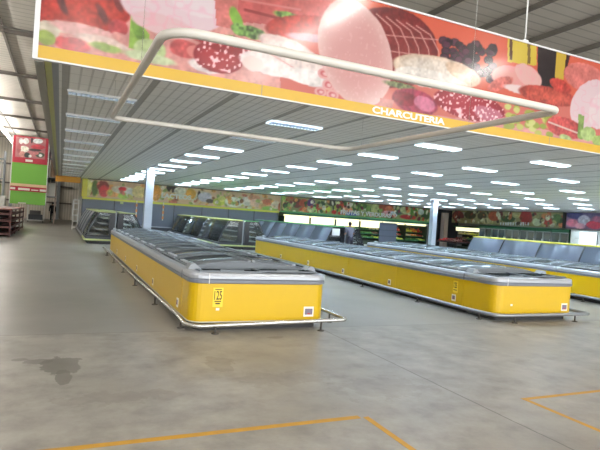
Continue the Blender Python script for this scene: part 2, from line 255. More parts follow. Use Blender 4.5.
# ------------------------------------------------------------------ printed pictures (what is printed on the panels), as coloured mesh points
ART_CHARCUTERIE = [('p',[-0.446,4.7,3.107,5.647,3.261,3.613,-0.377,3.468],(175,119,112),2,None),('p',[2.783,5.561,13.378,6.056,13.646,3.982,2.931,3.56],(170,88,78),1,None),('p',[3.802,5.675,6.699,5.613,5.877,4.645,3.888,4.588],(172,73,51),1,None),('p',[5.381,5.403,9.962,5.413,10.074,4.396,5.923,4.128],(174,78,59),1,None),('e',[0.089,4.226,0.64,0.066,-0.014,-0.31],(156,51,43),3,(127,34,31)),('e',[-0.123,4.228,0.066,-0.138,-0.041,-0.029],(79,36,36),3,(106,38,35)),('e',[0.356,4.208,0.07,-0.129,-0.043,-0.031],(85,37,37),3,(111,39,36)),('e',[0.543,4.409,0.058,-0.119,-0.045,-0.03],(91,36,36),3,None),('e',[-0.264,3.868,0.139,-0.021,-0.026,-0.113],(174,161,143),2,None),('e',[-0.106,3.939,0.106,-0.016,-0.015,-0.063],(169,177,151),2,None),('e',[0.226,3.932,0.476,-0.034,-0.016,-0.091],(185,140,135),2,None),('e',[0.023,3.736,0.216,-0.009,-0.013,-0.09],(158,58,59),3,None),('e',[-0.28,3.763,0.105,-0.029,-0.027,-0.086],(132,147,67),2,None),('e',[0.403,3.851,0.33,-0.027,-0.012,-0.066],(187,162,151),2,None),('e',[0.432,3.778,0.202,-0.013,-0.009,-0.053],(129,147,78),2,None),('e',[0.564,4.069,0.128,-0.013,-0.022,-0.106],(152,55,57),3,None),('e',[0.649,3.928,0.157,-0.049,-0.024,-0.064],(174,119,112),2,None),('p',[0.706,3.832,0.718,4.263,0.809,4.256,0.979,4.049,0.941,3.825],(117,146,59),2,None),('e',[0.819,4.097,0.062,-0.149,-0.059,-0.034],(86,115,42),2,None),('e',[1.288,4.5,0.714,0.02,-0.043,-0.334],(185,162,166),4,None),('e',[1.698,4.679,0.472,0.023,-0.027,-0.228],(188,172,175),4,None),('e',[1.169,4.226,0.448,-0.045,-0.031,-0.138],(183,151,152),4,None),('e',[0.991,3.862,0.216,-0.013,-0.026,-0.15],(149,162,113),2,None),('e',[0.998,3.754,0.353,-0.016,-0.011,-0.068],(161,168,132),2,None),('e',[1.448,3.965,0.199,-0.017,-0.026,-0.126],(163,70,69),3,None),('e',[1.59,3.951,0.102,-0.023,-0.028,-0.083],(183,104,97),0,None),('e',[1.76,3.771,0.237,-0.029,-0.02,-0.085],(188,174,170),2,None),('p',[1.815,4.877,2.197,4.969,2.237,4.397,1.879,4.378],(170,96,90),2,None),('p',[2.167,4.962,3.662,5.169,3.699,4.706,2.199,4.505],(157,74,72),2,None),('s',[2.292,4.701,3.18,4.688],(114,41,41),0.043,None),('s',[2.237,4.834,3.164,4.899],(174,104,100),0.029,None),('e',[2.165,4.556,0.086,-0.141,-0.066,-0.044],(102,138,51),2,None),('e',[2.422,4.392,0.222,-0.013,-0.019,-0.089],(72,96,50),5,None),('e',[2.237,4.397,0.141,-0.029,-0.031,-0.086],(86,115,57),5,None),('e',[3.007,4.757,0.269,-0.002,-0.012,-0.061],(94,123,58),5,None),('e',[2.127,4.229,0.138,-0.016,-0.015,-0.058],(79,108,49),5,None),('e',[3.183,4.643,0.563,0.136,0.02,-0.18],(150,47,39),3,(127,37,34)),('e',[3.363,4.512,0.384,0.032,-0.005,-0.062],(160,127,134),2,None),('e',[1.939,3.932,0.364,-0.033,-0.047,-0.215],(141,44,48),6,(113,26,33)),('e',[2.045,4.111,0.463,-0.041,-0.02,-0.087],(121,30,35),6,None),('e',[2.958,4.307,0.442,-0.051,-0.034,-0.121],(187,162,155),2,None),('e',[2.865,4.003,0.607,-0.013,-0.029,-0.182],(191,178,174),2,None),('e',[3.218,4.175,0.602,-0.107,-0.053,-0.152],(186,169,163),2,None),('e',[2.455,3.942,0.159,-0.015,-0.024,-0.103],(191,169,162),0,None),('s',[2.725,4.142,3.234,3.963],(174,119,112),0.018,None),('e',[3.41,3.901,0.425,-0.021,-0.024,-0.124],(192,183,179),2,None),('e',[3.647,4.005,0.108,-0.013,-0.024,-0.085],(186,135,132),0,None),('e',[3.647,4.005,0.064,-0.007,-0.013,-0.047],(164,79,81),0,None),('e',[3.657,4.001,0.039,-0.003,-0.006,-0.027],(191,151,148),0,None),('e',[3.82,4.068,0.11,-0.012,-0.024,-0.085],(186,135,132),0,None),('e',[3.82,4.068,0.066,-0.007,-0.013,-0.047],(164,79,81),0,None),('e',[3.831,4.063,0.04,-0.002,-0.006,-0.027],(191,151,148),0,None),('e',[4.005,4.021,0.112,-0.013,-0.024,-0.086],(186,135,132),0,None),('e',[4.005,4.021,0.067,-0.008,-0.014,-0.048],(164,79,81),0,None),('e',[4.017,4.016,0.041,-0.003,-0.006,-0.027],(191,151,148),0,None),('e',[3.73,3.847,0.109,-0.013,-0.024,-0.085],(186,135,132),0,None),('e',[3.73,3.847,0.065,-0.008,-0.013,-0.047],(164,79,81),0,None),('e',[3.741,3.842,0.04,-0.003,-0.006,-0.027],(191,151,148),0,None),('e',[3.91,3.845,0.111,-0.014,-0.024,-0.085],(186,135,132),0,None),('e',[3.91,3.845,0.066,-0.008,-0.013,-0.048],(164,79,81),0,None),('e',[3.921,3.841,0.04,-0.003,-0.006,-0.027],(191,151,148),0,None),('e',[4.076,3.825,0.112,-0.014,-0.025,-0.086],(186,135,132),0,None),('e',[4.076,3.825,0.067,-0.008,-0.014,-0.048],(164,79,81),0,None),('e',[4.088,3.82,0.041,-0.003,-0.006,-0.027],(191,151,148),0,None),('e',[3.598,3.715,0.107,-0.014,-0.024,-0.084],(186,135,132),0,None),('e',[3.598,3.715,0.064,-0.008,-0.013,-0.047],(164,79,81),0,None),('e',[3.609,3.71,0.039,-0.003,-0.006,-0.027],(191,151,148),0,None),('e',[3.813,3.702,0.11,-0.014,-0.024,-0.085],(186,135,132),0,None),('e',[3.813,3.702,0.066,-0.009,-0.013,-0.047],(164,79,81),0,None),('e',[3.824,3.698,0.04,-0.003,-0.006,-0.027],(191,151,148),0,None),('e',[4.872,4.655,0.922,-0.061,-0.184,-0.666],(106,42,41),2,(91,31,33)),('s',[4.137,5.152,4.414,4.988,4.592,4.699,4.663,4.317],(184,135,128),0.017,None),('s',[4.325,5.147,4.607,4.994,4.787,4.713,4.857,4.353],(184,135,128),0.017,None),('s',[4.517,5.141,4.803,5.0,4.986,4.728,5.055,4.389],(184,135,128),0.018,None),('s',[4.713,5.136,5.003,5.006,5.189,4.743,5.257,4.426],(184,135,128),0.018,None),('s',[4.912,5.13,5.207,5.012,5.395,4.759,5.463,4.464],(184,135,128),0.018,None),('s',[5.115,5.124,5.415,5.019,5.606,4.774,5.673,4.502],(184,135,128),0.018,None),('s',[5.322,5.118,5.627,5.025,5.82,4.791,5.886,4.542],(184,135,128),0.018,None),('s',[4.641,4.577,5.874,4.679],(178,127,120),0.016,None),('s',[4.468,4.804,5.804,4.978],(178,127,120),0.016,None),('e',[4.195,4.425,0.368,-0.783,-0.602,-0.282],(174,126,123),7,(184,149,143)),('e',[6.933,4.626,0.106,0.001,-0.015,-0.078],(71,37,52),0,(30,14,25)),('e',[6.083,4.564,0.099,0.0,-0.014,-0.075],(55,28,41),0,(30,14,25)),('e',[7.085,4.511,0.108,0.0,-0.015,-0.078],(55,28,41),0,(30,14,25)),('e',[6.188,4.744,0.1,0.001,-0.014,-0.075],(71,37,52),0,(30,14,25)),('e',[6.162,5.005,0.099,0.002,-0.014,-0.075],(71,37,52),0,(30,14,25)),('e',[6.659,4.633,0.104,0.001,-0.015,-0.077],(41,21,33),0,(30,14,25)),('e',[6.873,4.587,0.106,0.0,-0.015,-0.077],(71,37,52),0,(30,14,25)),('e',[6.267,4.979,0.1,0.002,-0.014,-0.075],(41,21,33),0,(30,14,25)),('e',[6.197,4.497,0.1,0.0,-0.014,-0.075],(55,28,41),0,(30,14,25)),('e',[6.445,4.851,0.102,0.002,-0.014,-0.076],(55,28,41),0,(30,14,25)),('e',[6.579,4.82,0.103,0.002,-0.015,-0.076],(41,21,33),0,(30,14,25)),('e',[6.442,4.739,0.102,0.001,-0.014,-0.076],(71,37,52),0,(30,14,25)),('e',[6.474,4.681,0.102,0.001,-0.014,-0.076],(41,21,33),0,(30,14,25)),('e',[6.22,4.661,0.1,0.001,-0.014,-0.075],(41,21,33),0,(30,14,25)),('e',[6.044,4.649,0.098,0.001,-0.014,-0.075],(41,21,33),0,(30,14,25)),('e',[7.042,5.086,0.107,0.003,-0.015,-0.078],(41,21,33),0,(30,14,25)),('e',[6.33,4.785,0.101,0.001,-0.014,-0.076],(71,37,52),0,(30,14,25)),('e',[6.54,4.592,0.103,0.0,-0.015,-0.076],(71,37,52),0,(30,14,25)),('e',[6.128,4.674,0.099,0.001,-0.014,-0.075],(71,37,52),0,(30,14,25)),('e',[6.728,4.608,0.104,0.001,-0.015,-0.077],(41,21,33),0,(30,14,25)),('e',[7.006,4.671,0.107,0.001,-0.015,-0.078],(55,28,41),0,(30,14,25)),('e',[6.11,4.657,0.099,0.001,-0.014,-0.075],(41,21,33),0,(30,14,25)),('e',[7.04,5.007,0.107,0.002,-0.015,-0.078],(55,28,41),0,(30,14,25)),('e',[7.045,4.51,0.107,0.0,-0.015,-0.078],(55,28,41),0,(30,14,25)),('e',[6.774,4.575,0.105,0.0,-0.015,-0.077],(55,28,41),0,(30,14,25)),('e',[6.373,4.519,0.101,0.0,-0.014,-0.076],(55,28,41),0,(30,14,25)),('e',[6.781,4.962,0.105,0.002,-0.015,-0.077],(55,28,41),0,(30,14,25)),('e',[6.688,4.658,0.104,0.001,-0.015,-0.077],(71,37,52),0,(30,14,25)),('e',[6.02,4.984,0.098,0.002,-0.014,-0.075],(41,21,33),0,(30,14,25)),('e',[6.546,4.87,0.103,0.002,-0.015,-0.076],(41,21,33),0,(30,14,25)),('e',[6.532,4.903,0.103,0.002,-0.015,-0.076],(55,28,41),0,(30,14,25)),('e',[5.904,4.992,0.097,0.002,-0.014,-0.074],(71,37,52),0,(30,14,25)),('e',[5.984,4.935,0.098,0.002,-0.014,-0.074],(71,37,52),0,(30,14,25)),('e',[6.589,4.698,0.103,0.001,-0.015,-0.076],(71,37,52),0,(30,14,25)),('e',[6.536,4.725,0.103,0.001,-0.015,-0.076],(55,28,41),0,(30,14,25)),('e',[6.569,4.627,0.103,0.001,-0.015,-0.076],(41,21,33),0,(30,14,25)),('e',[6.318,4.485,0.101,-0.0,-0.014,-0.075],(71,37,52),0,(30,14,25)),('e',[6.694,5.027,0.104,0.002,-0.015,-0.077],(41,21,33),0,(30,14,25)),('e',[6.661,4.822,0.104,0.002,-0.015,-0.077],(41,21,33),0,(30,14,25)),('e',[6.146,4.837,0.099,0.002,-0.014,-0.075],(55,28,41),0,(30,14,25)),('e',[6.467,4.549,0.102,0.0,-0.014,-0.076],(55,28,41),0,(30,14,25)),('e',[6.339,4.934,0.101,0.002,-0.014,-0.076],(55,28,41),0,(30,14,25)),('e',[6.639,5.066,0.104,0.003,-0.015,-0.077],(71,37,52),0,(30,14,25)),('e',[5.965,4.651,0.098,0.001,-0.014,-0.074],(55,28,41),0,(30,14,25)),('e',[6.389,4.749,0.101,0.001,-0.014,-0.076],(55,28,41),0,(30,14,25)),('e',[6.224,4.778,0.1,0.001,-0.014,-0.075],(55,28,41),0,(30,14,25)),('e',[6.967,4.846,0.107,0.002,-0.015,-0.078],(41,21,33),0,(30,14,25)),('e',[6.316,4.814,0.101,0.001,-0.014,-0.076],(71,37,52),0,(30,14,25)),('e',[6.534,4.998,0.103,0.002,-0.015,-0.076],(41,21,33),0,(30,14,25)),('e',[5.982,4.818,0.098,0.001,-0.014,-0.074],(55,28,41),0,(30,14,25)),('e',[6.48,4.916,0.102,0.002,-0.014,-0.076],(41,21,33),0,(30,14,25)),('e',[6.192,4.769,0.1,0.001,-0.014,-0.075],(55,28,41),0,(30,14,25)),('e',[7.061,5.06,0.107,0.003,-0.015,-0.078],(41,21,33),0,(30,14,25)),('e',[6.66,4.543,0.104,0.0,-0.015,-0.077],(71,37,52),0,(30,14,25)),('e',[6.984,5.007,0.107,0.002,-0.015,-0.078],(41,21,33),0,(30,14,25)),('e',[6.038,4.503,0.098,0.0,-0.014,-0.074],(55,28,41),0,(30,14,25)),('e',[7.075,4.75,0.108,0.001,-0.015,-0.078],(71,37,52),0,(30,14,25)),('e',[5.964,4.714,0.098,0.001,-0.014,-0.074],(55,28,41),0,(30,14,25)),('e',[6.577,4.955,0.103,0.002,-0.015,-0.077],(41,21,33),0,(30,14,25)),('e',[6.192,4.514,0.1,0.0,-0.014,-0.075],(71,37,52),0,(30,14,25)),('e',[6.272,4.726,0.1,0.001,-0.014,-0.075],(71,37,52),0,(30,14,25)),('e',[6.493,4.742,0.102,0.001,-0.015,-0.076],(71,37,52),0,(30,14,25)),('e',[7.004,4.986,0.107,0.002,-0.015,-0.078],(55,28,41),0,(30,14,25)),('e',[6.419,4.898,0.102,0.002,-0.014,-0.076],(71,37,52),0,(30,14,25)),('e',[5.852,4.431,0.957,0.007,-0.045,-0.263],(188,175,163),2,(173,150,128)),('e',[5.585,4.28,0.658,0.008,-0.024,-0.156],(193,184,176),2,None),('e',[6.384,4.49,0.384,-0.114,-0.074,-0.119],(176,150,128),2,None),('e',[5.084,4.058,0.332,-0.013,-0.01,-0.051],(94,101,65),5,None),('e',[5.412,3.839,0.475,-0.049,-0.058,-0.204],(134,47,66),3,None),('e',[5.183,3.854,0.25,-0.012,-0.025,-0.119],(114,31,42),3,None),('e',[5.603,3.834,0.22,-0.053,-0.056,-0.116],(171,97,119),2,None),('e',[6.619,3.954,0.827,-0.043,-0.06,-0.253],(139,38,49),6,(113,26,36)),('e',[7.055,3.873,0.349,-0.043,-0.045,-0.128],(158,89,103),6,None),('p',[4.706,3.796,4.984,3.806,4.921,3.596,4.684,3.594],(158,96,89),2,None),('p',[7.381,5.356,8.131,5.357,8.171,4.961,7.426,4.899],(174,152,53),0,None),('p',[7.432,5.348,7.508,5.345,7.546,4.959,7.472,4.945],(68,39,17),0,None),('p',[7.892,5.366,7.971,5.363,8.011,4.969,7.933,4.955],(92,70,26),0,None),('p',[8.159,5.343,8.678,5.348,8.766,4.497,8.248,4.472],(34,25,27),0,None),('p',[8.678,5.348,8.96,5.344,8.918,4.661,8.697,4.624],(164,137,48),0,None),('p',[8.96,5.344,9.075,5.346,8.993,5.032,8.922,4.9],(53,24,21),0,None),('e',[7.579,4.626,0.518,0.013,-0.037,-0.227],(184,127,120),4,None),('e',[7.982,4.735,0.334,-0.135,-0.135,-0.155],(186,143,137),4,None),('e',[7.293,4.465,0.288,0.143,0.066,-0.092],(173,89,81),3,None),('e',[7.803,4.438,0.422,-0.008,-0.018,-0.077],(191,169,165),0,None),('e',[8.55,4.443,0.795,0.006,-0.034,-0.177],(163,68,55),3,(136,49,42)),('e',[9.555,4.97,0.618,-0.059,-0.124,-0.285],(173,96,89),2,None),('e',[8.859,4.691,0.293,-0.071,-0.075,-0.114],(155,54,47),3,None),('e',[7.642,3.901,0.087,-0.003,-0.012,-0.057],(152,155,75),0,None),('e',[8.151,4.035,0.091,-0.002,-0.012,-0.058],(124,131,51),0,None),('e',[7.653,3.823,0.087,-0.003,-0.012,-0.057],(152,155,75),0,None),('e',[8.661,3.911,0.095,-0.003,-0.013,-0.059],(124,131,51),0,None),('e',[8.658,3.701,0.095,-0.004,-0.013,-0.059],(124,131,51),0,None),('e',[8.527,3.963,0.094,-0.003,-0.013,-0.059],(152,155,75),0,None),('e',[8.346,3.685,0.093,-0.004,-0.013,-0.058],(152,155,75),0,None),('e',[7.767,3.841,0.088,-0.003,-0.012,-0.057],(124,131,51),0,None),('e',[7.642,3.726,0.087,-0.003,-0.012,-0.057],(124,131,51),0,None),('e',[7.8,3.901,0.088,-0.003,-0.012,-0.057],(124,131,51),0,None),('e',[8.6,3.944,0.094,-0.003,-0.013,-0.059],(124,131,51),0,None),('e',[8.456,4.03,0.093,-0.002,-0.013,-0.059],(167,167,98),0,None),('e',[8.053,3.801,0.09,-0.003,-0.012,-0.058],(124,131,51),0,None),('e',[7.527,3.701,0.086,-0.003,-0.012,-0.056],(124,131,51),0,None),('e',[7.737,4.076,0.088,-0.002,-0.012,-0.057],(124,131,51),0,None),('e',[8.542,4.04,0.094,-0.002,-0.013,-0.059],(152,155,75),0,None),('e',[8.469,3.837,0.093,-0.003,-0.013,-0.059],(124,131,51),0,None),('e',[7.74,4.043,0.088,-0.002,-0.012,-0.057],(167,167,98),0,None),('e',[8.31,4.043,0.092,-0.002,-0.013,-0.058],(152,155,75),0,None),('e',[8.58,4.049,0.094,-0.002,-0.013,-0.059],(124,131,51),0,None),('e',[8.07,4.037,0.09,-0.002,-0.012,-0.058],(124,131,51),0,None),('e',[7.58,3.838,0.087,-0.003,-0.012,-0.057],(167,167,98),0,None),('e',[8.084,3.835,0.091,-0.003,-0.012,-0.058],(167,167,98),0,None),('e',[7.516,4.077,0.086,-0.002,-0.012,-0.057],(167,167,98),0,None),('e',[8.642,3.864,0.095,-0.003,-0.013,-0.059],(152,155,75),0,None),('e',[8.549,4.027,0.094,-0.002,-0.013,-0.059],(124,131,51),0,None),('e',[8.16,3.845,0.091,-0.003,-0.012,-0.058],(167,167,98),0,None),('e',[7.532,3.819,0.087,-0.003,-0.012,-0.057],(124,131,51),0,None),('e',[8.6,4.021,0.094,-0.002,-0.013,-0.059],(124,131,51),0,None),('e',[8.186,3.744,0.091,-0.003,-0.012,-0.058],(167,167,98),0,None),('e',[8.08,3.995,0.091,-0.002,-0.012,-0.058],(124,131,51),0,None),('e',[7.858,3.749,0.089,-0.003,-0.012,-0.057],(152,155,75),0,None),('e',[7.957,3.927,0.09,-0.003,-0.012,-0.058],(152,155,75),0,None),('e',[8.059,3.892,0.09,-0.003,-0.012,-0.058],(124,131,51),0,None),('e',[8.033,4.031,0.09,-0.002,-0.012,-0.058],(124,131,51),0,None),('e',[8.281,3.823,0.092,-0.003,-0.013,-0.058],(124,131,51),0,None),('e',[8.161,3.87,0.091,-0.003,-0.012,-0.058],(167,167,98),0,None),('e',[7.554,3.922,0.087,-0.003,-0.012,-0.057],(152,155,75),0,None),('e',[7.698,3.904,0.088,-0.003,-0.012,-0.057],(124,131,51),0,None),('e',[7.486,3.784,0.086,-0.003,-0.012,-0.056],(124,131,51),0,None),('e',[9.76,4.472,0.504,-0.09,-0.292,-0.517],(185,162,164),4,None),('e',[10.136,4.405,0.383,-0.028,-0.15,-0.416],(188,170,170),4,None),('e',[9.085,3.888,0.533,-0.051,-0.069,-0.199],(161,61,58),3,None),('s',[8.601,3.941,9.835,3.783],(187,162,151),0.031,None),('p',[9.428,4.218,9.608,4.204,9.602,3.712,9.451,3.734],(109,131,66),2,None),('e',[9.766,3.856,0.217,-0.034,-0.068,-0.141],(141,159,97),2,None),('e',[10.147,3.739,0.255,-0.032,-0.052,-0.123],(133,151,82),2,None),('e',[9.106,3.691,0.175,-0.018,-0.021,-0.06],(141,155,97),2,None),('e',[11.38,4.372,1.074,-0.075,-0.213,-0.564],(160,65,58),3,None),('e',[13.141,4.852,1.212,-0.013,-0.126,-0.421],(185,150,143),4,None)]
